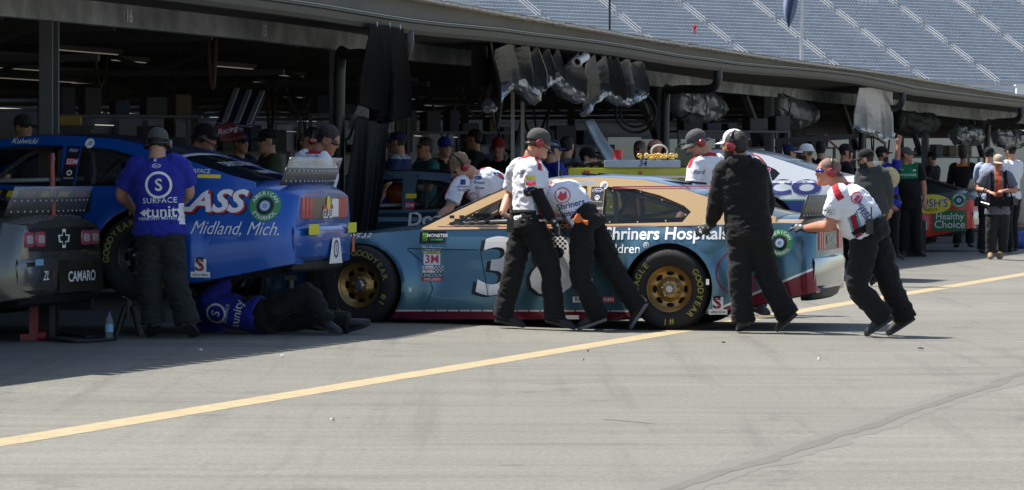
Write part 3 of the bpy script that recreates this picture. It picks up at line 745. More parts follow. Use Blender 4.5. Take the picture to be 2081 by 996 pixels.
def wheel(root, x, side, z, rimm, steer=0, lettering=True, plain=False):
    wl = bpy.data.objects.new('wheel', None); COL.objects.link(wl); wl.parent = root; wl.empty_display_size = .1
    wl.location = (x, side * .835, z); wl.rotation_euler = (0, 0, steer + (0 if side > 0 else math.pi))
    mb = MB(); mb.lathe([(.20, .10), (.215, .125), (.255, .142), (.30, .142), (.332, .128), (.350, .105), (.3555, .06), (.3555, -.06), (.350, -.105), (.30, -.142), (.215, -.125), (.20, -.10)], (0, 0, 0), (0, 1, 0), 72, cap=False)
    mb.build('tyre', RUBBER, wl, 45)
    if plain:
        mb = MB(); mb.lathe([(.205, .105), (.19, .08), (.06, .07), (.001, .07)], (0, 0, 0), (0, 1, 0), 32); mb.build('rim', rimm, wl, 30); return wl
    mb = MB(); mb.lathe([(.212, .128), (.217, .118), (.205, .10), (.188, .085), (.184, .02), (.186, -.1), (.20, -.12)], (0, 0, 0), (0, 1, 0), 64, cap=False)
    holes = []
    for k in range(8):
        a = 2 * math.pi * k / 8; h = []
        for i in range(14):
            t = 2 * math.pi * i / 14; r_, tt = .137 + .019 * math.sin(t), .036 * math.cos(t)
            h.append((r_ * math.cos(a) - tt * math.sin(a), r_ * math.sin(a) + tt * math.cos(a)))
        holes.append(h)
    g = poly2d([circ(.186, 64)] + holes)
    def dish(px, py):
        r = math.hypot(px, py); return V((px, interp([(0, .075), (.075, .075), (.09, .055), (.115, .035), (.155, .045), (.186, .075)], r), py))
    drape(mb, g, dish, .03)
    r_ = mb.build('rim', rimm, wl, 35)
    mb = MB(); mb.lathe([(.045, .07), (.045, .085), (.03, .10), (.001, .102)], (0, 0, 0), (0, 1, 0), 24)
    for k in range(5):
        a = 2 * math.pi * (k + .2) / 5; mb.lathe([(.013, .072), (.013, .10), (.008, .108), (.001, .108)], (.062 * math.cos(a), 0, .062 * math.sin(a)), (0, 1, 0), 6)
    mb.build('hub', pm('lug_steel', (.42, .42, .42), .3, .8), wl, 40)
    mb = MB(); mb.lathe([(.17, -.11), (.17, -.06), (.001, -.06)], (0, 0, 0), (0, 1, 0), 32); mb.build('brake_disc', pm('dark_iron', (.05, .045, .04), .5, .6), wl, 40)
    if lettering:
        for s, mid in (('GOODYEAR', R(lettering)), ('EAGLE', R(lettering + 165)), ('#1', R(lettering - 82))):
            g = arc_text(s, .074, .283, mid, .2, .012)
            mb = MB(); drape(mb, g, lambda u, v: V((-u, .1445, v)), 9); mb.build('tyre_lettering', TYREY, wl)
    return wl
def clusters(root, name, items, lay, base=None):            # stickers that touch make one piece, separate ones stay separate
    boxes = []
    for it in items:
        mb = MB(); lay(mb, it, 0)
        if not mb.f: continue
        lo = [min(v[i] for v in mb.v) for i in range(3)]; hi = [max(v[i] for v in mb.v) for i in range(3)]
        hit = [b for b in boxes if all(b[0][i] < hi[i] + .012 and b[1][i] > lo[i] - .012 for i in range(3))]
        grp = [it]
        for b in hit: boxes.remove(b); lo = [min(a, c) for a, c in zip(lo, b[0])]; hi = [max(a, c) for a, c in zip(hi, b[1])]
        grp = [q for b in hit for q in b[2]] + grp; boxes.append((lo, hi, grp))
    o = None
    for _, _, grp in boxes:
        mb = MB(); mats = []
        for it in grp:
            if it[1] not in mats: mats.append(it[1])
            lay(mb, it, mats.index(it[1]))
        if base is not None: mb.v = [tuple(V(p) - base) for p in mb.v]
        o = mb.build(name, mats, root, fix=base is None)
    return o
def decal(root, name, mat, items, fn, step=.06):
    def lay(mb, it, mi): drape(mb, it[0], it[2] or fn, step, mi)
    return clusters(root, name, items, lay)
def stock_car(name, label, near_corner, Z, a, lift, paint, shell, roofm, rimm, pitch=0, steer=0, letters=(-25, 60), bumper=None, clear_top=False, lights='bars', tail=None, simple=False, rivets=False, dz_front=0, glass_front=False):
    rz = math.pi - a; rot = Matrix.Rotation(rz, 3, 'Z')
    c = at(near_corner, HY, Z); rel = rot @ V((-1.25, .88, 0)); o = V((c.x - rel.x, c.y - rel.y, gz(c.x, c.y)))
    root = thing(name, label, 'race car', o, rz); root.rotation_euler = (0, -pitch, rz); root.location.z = gz(o.x, o.y) + lift
    b = stock_body(paint, [paint, BLACK]); b.parent = root
    for s in (1, -1): gy = greenhouse(root, shell, roofm, s)
    mb = MB(); mb.sheet(ribs(dens(RAIL), .035, 0, gy)); r_ = mb.build('roof', roofm, root, True); solid(r_, .015)
    mb = MB(); mb.sheet(ribs(dens([(2.20, .905)] + A_LINE[1:]), .03, .14, gy)); mb.build('windshield', GLASS, root, True)
    mb = MB(); mb.sheet(ribs(dens(BACK), .03, .05, gy)); mb.build('rear_window', GLASS, root, True)
    if glass_front:
        mb = MB(); drape(mb, poly2d([W_FRONT]), lambda x, z: V((x, gy(x, z) - .004, z)), .1); mb.build('door_window', GLASS, root)
    # cage, seat, dash
    mb = MB()
    for s in (1, -1):
        mb.tube([(2.0, s*.70, .85), (1.40, s*.58, 1.24), (.62, s*.56, 1.27), (.55, s*.62, .8)], .022, 8, smooth=4)
        mb.tube([(.6, s*.56, 1.25), (-.5, s*.45, .9)], .022, 8); mb.tube([(.62, s*.6, .98), (1.9, s*.68, .93)], .02, 8)
    mb.tube([(.6, -.56, 1.25), (.6, .56, .85)], .022, 8); mb.tube([(.6, .56, 1.25), (.6, -.56, 1.25)], .022, 8); mb.tube([(1.4, .57, 1.24), (1.4, -.57, 1.24)], .022, 8)
    mb.tube([(.5, .3, .95), (-.3, .42, 1.1)], .016, 8)
    mb.build('roll_cage', CAGE, root, True)
    if not simple:
        mb = MB(); rings = []
        for z, wd, dx in ((.80, .22, .0), (1.0, .24, -.04), (1.12, .17, -.06), (1.2, .12, -.06)):
            rings.append([V((.85 + dx + .10 * math.cos(t), .32 + wd * math.sin(t), z)) for t in [i * 2 * math.pi / 14 for i in range(14)]])
        mb.loft(rings); mb.build('seat', BLACK, root, 50)
        mb = MB(); mb.tube([(1.62 + .02*math.cos(t), .32 + .17*math.sin(t), 1.0 + .17*math.cos(t)) for t in [i*2*math.pi/20 for i in range(21)]], .014, 8); mb.bar((1.62, .32, 1.0), (1.95, .32, .92), .03); mb.bar((1.61, .17, 1.0), (1.61, .47, 1.0), .03); mb.build('steering_wheel', BLACK, root)
    # tail
    def curve_block(zs_, half, bow, base, name_, mat, par=None):
        mb = MB(); rings = []
        for z, hw, dx in zs_:
            ring = []
            for i in range(25):
                u = i / 12 - 1; ring.append(V((base - dx - bow * (1 - abs(u) ** 3.2), u * hw, z)))
            ring += [V((base + .12, hw * .96, z)), V((base + .12, -hw * .96, z))]
            rings.append(ring)
        mb.loft(rings); return mb.build(name_, mat, par or root, 35)
    tp = curve_block([(.675, .70, -.02), (.685, .71, 0), (.862, .70, .0), (.87, .69, -.02)], .8, .012, -1.268, 'tail_panel', tail or TAILP)
    curve_block([(.33, .80, -.03), (.38, .84, .02), (.585, .86, .035), (.62, .845, .02), (.64, .80, -.02)], .86, .07, -1.235, 'rear_bumper', bumper or paint)
    curve_block([(.25, .72, -.06), (.275, .76, -.02), (.335, .78, .005), (.345, .78, -.01)], .8, .05, -1.24, 'rear_valance', BLACK)
    if lights == 'bars':
        for s in (1, -1):
            for k in range(3):
                y = s * (.645 - k * .10); mb = MB(); x = -1.268 - .012 * (1 - abs(y / .71) ** 3.2)
                mb.loft([[V((x - .012*d, y + q * .042 * sgn, z)) for sgn, z in ((-1, .69), (1, .69), (1, .858), (-1, .858))] for d, q in ((0, 1.05), (1, .85))]); mb.build('tail_light', REDL, root)
    else:
        for s in (1, -1):
            for k in range(2):
                y = s * (.66 - k * .20); x = -1.255 - .025 * (1 - abs(y / .8) ** 3.2); mb = MB()
                def rr_(w_, h_, d): return [V((x - d, y + w_ * math.copysign(abs(math.cos(t)) ** .45, math.cos(t)), .775 + h_ * math.copysign(abs(math.sin(t)) ** .45, math.sin(t)))) for t in [i * 2 * math.pi / 28 for i in range(28)]]
                mb.loft([rr_(.092, .062, 0), rr_(.088, .058, .014)]); tl = mb.build('tail_light', pm('pink_red_lens', (.42, .09, .11), .2, 0, .2, coat=.5), root, 40)
                mb = MB(); mb.loft([rr_(.055, .034, .0145), rr_(.05, .03, .02)]); mb.build('lens', pm('pale_lens', (.45, .40, .40), .2), tl, 40)
    # spoiler: a raked blade, sometimes with a clear strip on top
    def blade(z0, z1, mat, nm, x0, rake, par):
        mb = MB(); rows = []
        for z in (z0, lerp(z0, z1, .5), z1):
            rows.append([V((x0 - rake * (z - .97) - .05 * (1 - (i / 12 - 1) ** 2) , (i / 12 - 1) * (.80 - .10 * (z - .97)), z)) for i in range(25)])
        mb.sheet(rows); o_ = mb.build(nm, mat, par, True); solid(o_, .006); return o_
    sp = blade(.955, 1.10 if clear_top else 1.165, pm('spoiler_grey', (.085, .082, .075), .45, .2, .25, 3), 'spoiler', -1.13, .35, root)
    if clear_top: blade(1.09, 1.185, CLEAR, 'clear_strip', -1.134, .35, sp)
    for i in range(15 if rivets else 0):
        u = (i + .5) / 7.5 - 1
        for z in ((.99, 1.075) if clear_top else (.99, 1.14)):
            mb = MB(); mb.ellipsoid((-1.13 - .35 * (z - .97) - .05 * (1 - u * u) - .008, u * .78, z), (V((.006,0,0)), V((0,.009,0)), V((0,0,.009))), 8, 6); mb.build('rivet', pm('rivet_steel', (.6, .6, .58), .3, .7), sp)
    # wheels
    for x, dz, st_ in ((0, 0, 0), (WB, dz_front, steer)):
        for s in (1, -1):
            wheel(root, x, s, .355 + dz, rimm, st_, letters[0 if x == 0 else 1] if s > 0 and letters else 0, plain=simple or s < 0)
    return root
def metallic(name, col, flake=.25, rough=.3, metal=.55):
    return pm(name, col, rough, metal, .05, 2.5, coat=.45)
def ethanol(root, x0, z0, r=.118, off=.006):
    f = lambda o: (lambda u, v: V((x0 - u, yside(x0 - u, z0 + v) + o, z0 + v)))
    its = [(poly2d([circ(r), circ(r * .56, 24)]), GREEN, f(off)), (poly2d([circ(r*.56, 24), circ(r*.32, 20)]), BLACK, f(off)), (poly2d([circ(r*.34, 20)]), pm('fuel_cap_blue', (.20, .33, .55), .4), f(off + .003)), (poly2d([circ(r*.25, 20), circ(r*.2, 20)]), WHITE, f(off+.006)),
           (arc_text('AMERICAN', r*.34, r*.78, math.pi/2, .32, .012), WHITE, f(off + .004)), (arc_text('ETHANOL', r*.34, r*.78, -math.pi/2, .32, .012, True), WHITE, f(off + .004))]
    return decal(root, 'fuel_sticker', None, its, None, .05)
def plate(w_, h_, txt, size, bgm, fgm, x0, z0, fo, bold=.012, shear=0, sx=1.): # a small sponsor sticker
    its = [(rect2d(w_, h_), bgm, fo(x0, z0, .004))] if bgm else []
    its.append((text2d(txt, size, bold, shear, sx=sx), fgm, fo(x0, z0, .006))); return its
def fo(x0, z0, off, sh=0):
    def f(u, v):
        x, z = x0 - u, z0 + v + u * sh; zs = sinterp(ZS, x0)
        return V((x, yside(x, min(z, zs - .002) if z0 < zs else max(z, zs + .004)) + off, z))
    return f
def safety_sticker(root, x0, z0, s=1.):
    its = [(rect2d(.155*s, .045*s), WHITE, fo(x0, z0 - .075*s, .004)), (text2d('safety-kleen', .034*s, .006, sx=.78), BLACK, fo(x0, z0 - .075*s, .006)), (rect2d(.09*s, .105*s), WHITE, fo(x0, z0, .004)),
           (text2d('S', .155*s, .022, sx=1.05), BLACK, fo(x0 + .008*s, z0 + .004*s, .006)), (xf2(text2d('S', .125*s, .012, sx=1.05), 1), RED, fo(x0, z0 - .006*s, .008)), (text2d('K', .04*s, .005), BLACK, fo(x0, z0, .010))]
    decal(root, 'square_sticker', None, its, None)
# ---- paint with livery zones measured in the car's own axes
def livery(name, base, rules, rough=.3, metal=.5):
    m, nt, b = new_mat(name); N, L = nt.nodes.new, nt.links.new
    tc = N('ShaderNodeTexCoord'); sx = N('ShaderNodeSeparateXYZ'); L(tc.outputs['Object'], sx.inputs[0])
    col = None; nz = N('ShaderNodeTexNoise'); nz.inputs['Scale'].default_value = 3; L(tc.outputs['Object'], nz.inputs[0])
    mx = N('ShaderNodeMix'); mx.data_type = 'RGBA'; mx.inputs['A'].default_value = (*[c * .93 for c in base], 1); mx.inputs['B'].default_value = (*[c * 1.07 for c in base], 1); L(nz.outputs[0], mx.inputs['Factor'])
    col = mx.outputs['Result']
    def mth(op, a, c):
        q = N('ShaderNodeMath'); q.operation = op
        for i, v in enumerate((a, c)):
            if isinstance(v, (int, float)): q.inputs[i].default_value = v
            else: L(v, q.inputs[i])
        return q.outputs[0]
    X, Z = sx.outputs[0], sx.outputs[2]
    for (ax, az, cst), (x0, x1), rgb in rules:             # where ax*x + az*z < cst and x0 < x < x1
        e = mth('ADD', mth('MULTIPLY', X, ax), mth('MULTIPLY', Z, az)); fac = mth('LESS_THAN', e, cst)
        fac = mth('MULTIPLY', fac, mth('MULTIPLY', mth('GREATER_THAN', X, x0), mth('LESS_THAN', X, x1)))
        q = N('ShaderNodeMix'); q.data_type = 'RGBA'; L(fac, q.inputs['Factor']); L(col, q.inputs['A']); q.inputs['B'].default_value = (*rgb, 1); col = q.outputs['Result']
    L(col, b.inputs['Base Color']); b.inputs['Roughness'].default_value = rough; b.inputs['Metallic'].default_value = metal
    b.inputs['Coat Weight'].default_value = .45; b.inputs['Coat Roughness'].default_value = .05
    return m
GOLD = metallic('gold_paint', (.60, .40, .19), rough=.32, metal=.35)
GOLDRIM = pm('gold_rim', (.36, .22, .075), .38, .75, .2, 8)
maroon, white_ = (.17, .012, .03), (.75, .75, .74)
TEALP = livery('teal_livery', (.085, .18, .235), [((0, 1, .172), (.3, 2.6), white_), ((0, 1, .158), (.3, 2.6), maroon), ((.42, 1, .012), (-2, -.3), white_), ((.42, 1, -.008), (-2, -.3), maroon), ((0, -1, -.925), (-2, .3), (.60, .40, .19)), ((0, -1, -.958), (-2, -.3), (.01, .01, .012))], .27, .6)
teal = stock_car('race_car', 'teal and gold stock car with a big white 38 on its door, pushed by crewmen', 1652, 31.85, R(13.5), 0, TEALP, GOLD, metallic('slate_roof', (.12, .17, .24)), GOLDRIM, pitch=R(-.35), steer=R(-9), bumper=CHROME, dz_front=.035, letters=(-8, 55), rivets=True)
def teal_marks():
    r = teal
    its = []
    for s, x, sz in (('3', 1.56, .70), ('8', 1.06, .70)):
        g = xf2(text2d(s, sz, .022, .12), 1.2, 1)
        its += [(g, BLACK, fo(x + .04, .515, .003)), (g, WHITE, fo(x, .53, .006))]
    decal(r, 'door_number', None, its, None)
    sh = lambda t, sz, x, z, al='CENTER', b=.014: (text2d(t, sz, b, 0, al), WHITE, fo(x, z, .005))
    decal(r, 'sponsor_lettering', None, [sh('Shriners Hospitals', .15, -.52, .835, 'RIGHT', .02), sh('for Children', .115, .245, .705, 'RIGHT', .0), sh('®', .07, .225, .735, 'LEFT', 0)], None)
    g = poly2d([circ(.20, 40), circ(.187, 40)]); its = [(g, MAROON, fo(-.62, .50, .005)), (text2d('A', .2, -.004, .4), MAROON, fo(-.70, .40, .005)), (rect2d(.25, .01), MAROON, fo(-.72, .44, .005, .2))]
    decal(r, 'crest_outline', None, its, None)
    ethanol(r, -.97, .755); safety_sticker(r, -.44, .235, 1.0)
    # stickers beside the front wheel
    its = plate(.15, .045, 'NASCAR', .042, WHITE, RED, 2.08, .895, fo, .006, .2, .9)
    its += [(rect2d(.035, .045), GREEN, fo(2.155, .895, .007))]
    its += [(rect2d(.235, .105), BLACK, fo(2.14, .81, .004)), (text2d('MONSTER', .042, .008), WHITE, fo(2.095, .825, .006)), (rect2d(.11, .016), GREEN, fo(2.10, .79, .006))]
    for k in range(3): its.append((poly2d([[(-.006, .04), (.008, .042), (.002, -.04), (-.003, -.03)]]), pm('acid_green', (.2, .6, .05), .4), fo(2.225 - k * .017, .81, .006)))
    its += plate(.16, .05, 'Mechanix', .062, None, WHITE, 2.14, .715, fo, -.002, 0, .75) + plate(.15, .02, 'WEAR', .022, YELLOW, BLACK, 2.14, .678, fo, .002, 0, 1.8)
    its += plate(.15, .095, '3M', .10, WHITE, RED, 2.135, .615, fo, .02)
    its += plate(.10, .06, 'K&N', .045, WHITE, RED, 2.165, .53, fo, .01) + [(rect2d(.085, .06), WHITE, fo(2.075, .53, .004))]
    for i in range(6):
        for j in range(4):
            if (i + j) % 2: its.append((rect2d(.014, .015, -.035 + i * .014, -.0225 + j * .015), BLACK, fo(2.075, .53, .006)))
    its += plate(.19, .035, 'LINCOLN', .038, BLACK, WHITE, 2.13, .475, fo, .006, 0, 1.1) + plate(.19, .033, 'WELDERS', .032, RED, WHITE, 2.13, .44, fo, .004, .2, 1.1)
    decal(r, 'sponsor_sticker', None, its, None)
    its = plate(.15, .03, 'LINCOLN', .032, BLACK, WHITE, .70, .345, fo) + plate(.15, .028, 'WELDERS', .027, RED, WHITE, .70, .315, fo, .004, .2) + plate(.11, .05, 'RO', .05, WHITE, BLACK, .80, .265, fo) + plate(.11, .05, 'SUNOCO', .028, NAVY, WHITE, .66, .265, fo) + plate(.11, .05, 'K&N', .045, RED, WHITE, .53, .265, fo) + plate(.03, .06, 'M', .07, None, WHITE, .70, .42, fo)
    decal(r, 'small_sticker', None, its, None)
    decal(r, 'fender_lettering', None, [(text2d('GOODYEAR', .085, .012, .35, sx=.95), WHITE, fo(2.92, .815, .006))], None, .04)
    # roof rail: name, round mark, pinstripes; black pillar with its stack of stickers
    decal(r, 'roof_rail_name', None, [(text2d('DAVID RAGAN', .062, .006, sx=1.05), BLUEV, fo(.93, 1.285, .018)), (text2d('JB', .05, 0, .3), BLACK, fo(.63, 1.262, .021)), (poly2d([circ(.036, 24)]), WHITE, fo(.63, 1.262, .018))], None)
    its = [(poly2d([[(-.06, -.165), (.055, -.165), (.055, .175), (-.06, .175)]]), BLACK, fo(.68, 1.075, .018)), (poly2d([[(.05*math.cos(t), .022*math.sin(t)) for t in [i*2*math.pi/28 for i in range(28)]]]), WHITE, fo(.68, 1.215, .020)), (poly2d([[(.046*math.cos(t), .019*math.sin(t)) for t in [i*2*math.pi/28 for i in range(28)]]]), NAVY, fo(.68, 1.215, .022)), (text2d('Ford', .034, 0, .3), WHITE, fo(.68, 1.215, .024)),
           (poly2d([circ(.022, 18), circ(.014, 14)]), WHITE, fo(.68, 1.155, .020)), (rect2d(.014, .03), WHITE, fo(.68, 1.145, .020)), (text2d('Shriners Hospitals', .016, .002, sx=.8), WHITE, fo(.68, 1.12, .020)), (text2d('SITGARD', .03, .004, .1), WHITE, fo(.68, 1.06, .020))]
    its += [(rect2d(.10, .055), RED, fo(.675, .955, .020)), (text2d('SEM', .055, .012, .1), WHITE, fo(.675, .955, .022))]
    decal(r, 'pillar_sticker', None, its, None)
    def rail(dz): return lambda u, v: V((u, yside(u, .99) * 0 + lerp(.845, .63, min(1.1, (v - .88) / .43)) + .018, v))
    mb = MB()
    for d, wd in ((.022, .009), (.042, .005)):
        A = [(x, sinterp(RAIL + BACK[1:], x) - d) for x in [.55 - .05 * i for i in range(24)]]
        mb.sheet([[rail(0)(x, z) for x, z in A], [rail(0)(x, z - wd) for x, z in A]])
    for z in (.902,):
        A = [(2.1 - .1 * i, z) for i in range(30)]; mb.sheet([[V((x, yside(x, z + q) + .006 + (.012 if z + q > sinterp(ZS, x) else 0), z + q)) for x, _ in A] for q in (0, .006)])
    mb.build('pinstripe', MAROON, r)
    # checked window net rolled down outside the door, mirror pod, roof rails, window rivets
    mb = MB(); its = []
    for i in range(6):
        for j in range(11):
            if (i + j) % 2: mb.box((1.03 - i * .022, .955, .93 - j * .022), (.02, .01, .02))
    mb.build('window_net', BLACK, r)
    mb = MB()
    for i in range(9):
        for j in range(3):
            if (i + j) % 2 == 0: mb.box((1.97 - i * .045, .84, .93 + j * .03), (.043, .006, .028))
    mb.build('window_net', pm('grey_webbing', (.11, .11, .10), .9), r)
    mb = MB(); mb.box((1.70, .80, 1.005), (.15, .10, .035)); mb.box((1.70, .80, .975), (.10, .07, .03)); mb.box((1.66, .78, .94), (.03, .03, .06)); mb.build('mirror_pod', BLACK, r)
    mb = MB()
    for y in (.35, -.35): mb.bar((.9, y, 1.365), (-.1, y, 1.27), .012, .02)
    mb.box((1.08, .4, 1.375), (.03, .02, .05)); mb.build('roof_flap_rail', BLACK, r)
    for x, z in ((.55, 1.21), (.3, 1.2), (.55, .94), (.3, .94), (.05, .95), (-.12, 1.0), (.1, 1.13), (.55, 1.07)):
        mb = MB(); mb.ellipsoid((x, lerp(.845, .63, (z - .88) / .43) + .002, z), (V((.008,0,0)), V((0,.005,0)), V((0,0,.008))), 8, 5); mb.build('window_fastener', pm('rivet_steel', (.6, .6, .58), .3, .7), r)
    for i in range(17):
        mb = MB(); mb.ellipsoid((2.2 - i * .105, yside(2.2 - i * .105, .165) + .002, .166), (V((.008,0,0)), V((0,.005,0)), V((0,0,.008))), 8, 5); mb.build('skirt_fastener', BLACK, r)
    mb = MB()                                            # vent crease behind the front wheel and door seam
    for P in ([(2.36, .70), (2.22, .60), (2.12, .36), (2.17, .24)], [(2.36, .715), (1.72, .70)], [(1.70, .69), (1.62, .30)]):
        for (x0, z0), (x1, z1) in zip(P, P[1:]): mb.bar(V((x0, yside(x0, z0) + .001, z0)), V((x1, yside(x1, z1) + .001, z1)), .007, .012, up=(0, 1, 0))
    mb.build('panel_seam', pm('teal_shadow_gap', (.02, .05, .07), .5), r)
    its = [(rect2d(.028, .05), WHITE, fo(-.35, .42, .006)), (rect2d(.022, .04), WHITE, fo(2.32, .35, .006)), (rect2d(.028, .13), pm('orange_tape', (.8, .06, .02), .5), fo(1.0, .115, .007)), (rect2d(.16, .035), WHITE, fo(.88, .11, .007))]
    decal(r, 'tape_patch', None, its, None)
    mb = MB(); its = []                                   # painted clear cover lettering on the tail
    f = lambda u, v: V((-1.287, -u, .77 + v))
    decal(r, 'tail_lettering', None, [(text2d('MUSTANG', .13, .012, .15, sx=.85), pm('silver_vinyl', (.45, .45, .44), .4), f)], None)
    # oddments: white cloth reflections on bumper are left to the chrome
teal_marks()
# ---- blue car on stands
BLUEP = livery('blue_livery', (.003, .082, .39), [], .3, .25)
BLUE2 = metallic('royal_blue_paint', (.003, .082, .39), rough=.3, metal=.25)
blue = stock_car('race_car', 'royal blue stock car raised on stands with white italic lettering along its side', 590, 29.75, R(13), .285, BLUEP, BLUE2, metallic('dark_blue_roof', (.012, .02, .08)), pm('black_rim', (.05, .05, .055), .4, .6), pitch=R(.9), letters=(145, 60), clear_top=True, rivets=True, tail=pm('busy_tail_panel', (.14, .12, .09), .3, .4, .5, 4))
def blue_marks():
    r = blue
    g = text2d('GLASS', .25, .03, .28, 'RIGHT', sx=1.15)
    decal(r, 'side_lettering', None, [(g, BLACK, fo(-.87, .795, .004)), (g, RED, fo(-.855, .803, .006)), (g, WHITE, fo(-.84, .815, .008))], None)
    decal(r, 'script_lettering', None, [(text2d('Midland, Mich.', .155, -.006, .42, sx=.82), WHITE, fo(-.79, .60, .005))], None)
    ethanol(r, -1.03, .79, .128); safety_sticker(r, -.52, .30, 1.0)
    its = [(poly2d([[(-.55, -.09), (.55, -.09), (.55, .09), (-.55, .09)]]), BLACK, fo(1.0, .80, .004))]
    for i in range(7):
        its.append((poly2d([[(-.06, -.075), (.03, -.075), (.09, .075), (0, .075)]]), YELLOW if i % 3 else RED, fo(1.48 - i * .15, .80, .006)))
        its.append((poly2d([[(-.05, -.075), (.05, -.075), (.07, -.02), (-.03, -.02)]]), RED, fo(1.48 - i * .15, .80, .008)))
    decal(r, 'flame_graphic', None, its, None)
    its = [(poly2d([[(-.06, -.165), (.055, -.165), (.055, .175), (-.06, .175)]]), BLACK, fo(.68, 1.075, .018)), (poly2d([[(.05*math.cos(t), .022*math.sin(t)) for t in [i*2*math.pi/28 for i in range(28)]]]), NAVY, fo(.68, 1.215, .020)), (text2d('Ford', .034, 0, .3), WHITE, fo(.68, 1.215, .022)), (rect2d(.10, .055), RED, fo(.675, 1.12, .020)), (text2d('SEM', .055, .012, .1), WHITE, fo(.675, 1.12, .022)), (poly2d([circ(.024, 18), circ(.012, 14)]), WHITE, fo(.68, 1.03, .020)), (text2d('SURFACE', .02, .003), WHITE, fo(.68, .985, .020))]
    decal(r, 'pillar_sticker', None, its, None)
    decal(r, 'roof_rail_name', None, [(text2d('Kulwicki', .065, .006, .3), WHITE, fo(1.12, 1.285, .018)), (poly2d([circ(.04, 24)]), WHITE, fo(.55, 1.275, .018)), (text2d('JB', .05, 0, .3), NAVY, fo(.55, 1.275, .021)), (text2d('SURFACE', .05, .006, .1), WHITE, fo(-.42, 1.06, .018)), (rect2d(.2, .03), YELLOW, fo(-.52, 1.02, .018))], None)
    f = lambda x, y0, z0: (lambda u, v: V((x, y0 - u, z0 + v)))
    its = [(rect2d(.30, .085), YELT, f(-1.345, .55, .60)), (rect2d(.26, .085), YELT, f(-1.345, -.62, .60)), (rect2d(.08, .13), pm('dull_orange', (.42, .10, .03), .5), f(-1.345, -.66, .46))]
    its += [(poly2d([[(-.2, -.12), (.2, -.12), (.11, .09), (-.11, .09)]]), WHITE, f(-1.345, -.12, .43)), (poly2d([circ(.075, 28), circ(.055, 28)]), NAVY, f(-1.348, -.12, .43)), (text2d('S', .09, .01), NAVY, f(-1.348, -.12, .43))]
    decal(r, 'bumper_tape', None, its, None, 2)
    its = [(text2d('GLASS', .11, .015, .15), WHITE, f(-1.289, -.05, .72)), (poly2d([circ(.06, 20)]), YELLOW, f(-1.286, -.08, .81)), (rect2d(.3, .05), RED, f(-1.284, -.08, .77)), (rect2d(.26, .15), WHITE, f(-1.282, -.32, .77))]
    decal(r, 'tail_lettering', None, its, None, 2)
    fw = lambda u, v: None
    gy = lambda x, z: lerp(.845, .63, min(1.1, (z - .88) / .43))
    def rearglass(u, v):                                  # lettering across the rear window, read from behind
        x = interp([(0, -.30), (1, -.88)], v); z = interp([(x_, z_) for x_, z_ in BACK[::-1]], x); y = -u; k = 1 - (y / gy(x, z)) ** 2
        return V((x - .05 * k, y, z + .03 * max(0, k) ** .8 + .012))
    g = xf2(text2d('DRACO SPRINGS', .24, .03, .1), .5, 1, 0, 0, .33); g2 = xf2(text2d('HIAKER', .22, .03, .1), .6, 1, 0, 0, .72)
    decal(r, 'window_lettering', None, [(g, pm('grey_vinyl', (.33, .34, .35), .5), rearglass), (g2, pm('grey_vinyl', (.33, .34, .35), .5), rearglass)], None, .05)
blue_marks()
# ---- black car at the left edge, seen from behind
cam_p = metallic('black_green_paint', (.115, .115, .105), rough=.14, metal=.5)
black = stock_car('race_car', 'black stock car at the left edge seen from behind, pink square tail lights', 30, 28.35, R(16), .03, cam_p, cam_p, cam_p, GOLDRIM, letters=None, clear_top=True, lights='quad', tail=BLACK, simple=True, rivets=True)
def black_marks():
    f = lambda x, y0, z0: (lambda u, v: V((x, y0 - u, z0 + v)))
    decal(black, 'tail_lettering', None, [(text2d('CAMARO', .115, .016, sx=1.15), WHITE, f(-1.348, -.22, .47)), (text2d('ZL', .10, .012, .3), WHITE, f(-1.348, .50, .49)), (text2d('1', .10, .012, .3), RED, f(-1.348, .36, .49))], None, 2)
    bt = [(-.1,-.03),(-.035,-.03),(-.035,-.075),(.035,-.075),(.035,-.03),(.1,-.03),(.12,.03),(.035,.03),(.035,.075),(-.035,.075),(-.035,.03),(-.12,.03)]
    decal(black, 'badge', None, [(poly2d([bt, [(x*.72, y*.68) for x, y in bt]]), WHITE, f(-1.286, .0, .775))], None, 2)
    ethanol(black, -.98, .76, .125)
    its = [(rect2d(.9, .26), pm('smoked_gloss', (.05, .045, .035), .08, .3, .4, 3), f(-1.342, -.22, .48)), (rect2d(.16, .05), BLUEV, f(-1.343, .62, .60))]
    decal(black, 'bumper_decal', None, its, None, 2)
black_marks()
# ---- cars inside the bays
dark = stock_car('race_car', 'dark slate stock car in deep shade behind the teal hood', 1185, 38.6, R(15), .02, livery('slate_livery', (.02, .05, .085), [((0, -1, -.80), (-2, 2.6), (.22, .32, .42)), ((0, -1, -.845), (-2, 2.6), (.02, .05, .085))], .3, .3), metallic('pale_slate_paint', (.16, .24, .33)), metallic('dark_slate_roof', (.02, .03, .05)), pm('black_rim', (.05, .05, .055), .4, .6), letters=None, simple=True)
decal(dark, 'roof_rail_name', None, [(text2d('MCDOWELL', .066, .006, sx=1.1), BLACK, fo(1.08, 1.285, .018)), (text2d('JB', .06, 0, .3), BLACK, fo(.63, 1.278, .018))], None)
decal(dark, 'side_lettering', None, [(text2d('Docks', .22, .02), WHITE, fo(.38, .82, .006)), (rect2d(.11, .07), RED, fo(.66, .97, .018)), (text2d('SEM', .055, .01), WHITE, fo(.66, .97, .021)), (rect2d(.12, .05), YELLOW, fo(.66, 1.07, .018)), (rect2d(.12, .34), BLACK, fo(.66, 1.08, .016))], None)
mb = MB()
for i in range(12):
    for j in range(5):
        if (i + j) % 2: mb.box((1.55 - i * .05, .88, .80 + j * .045), (.045, .008, .04))
mb.build('window_net', pm('grey_webbing', (.11, .11, .10), .9), dark)
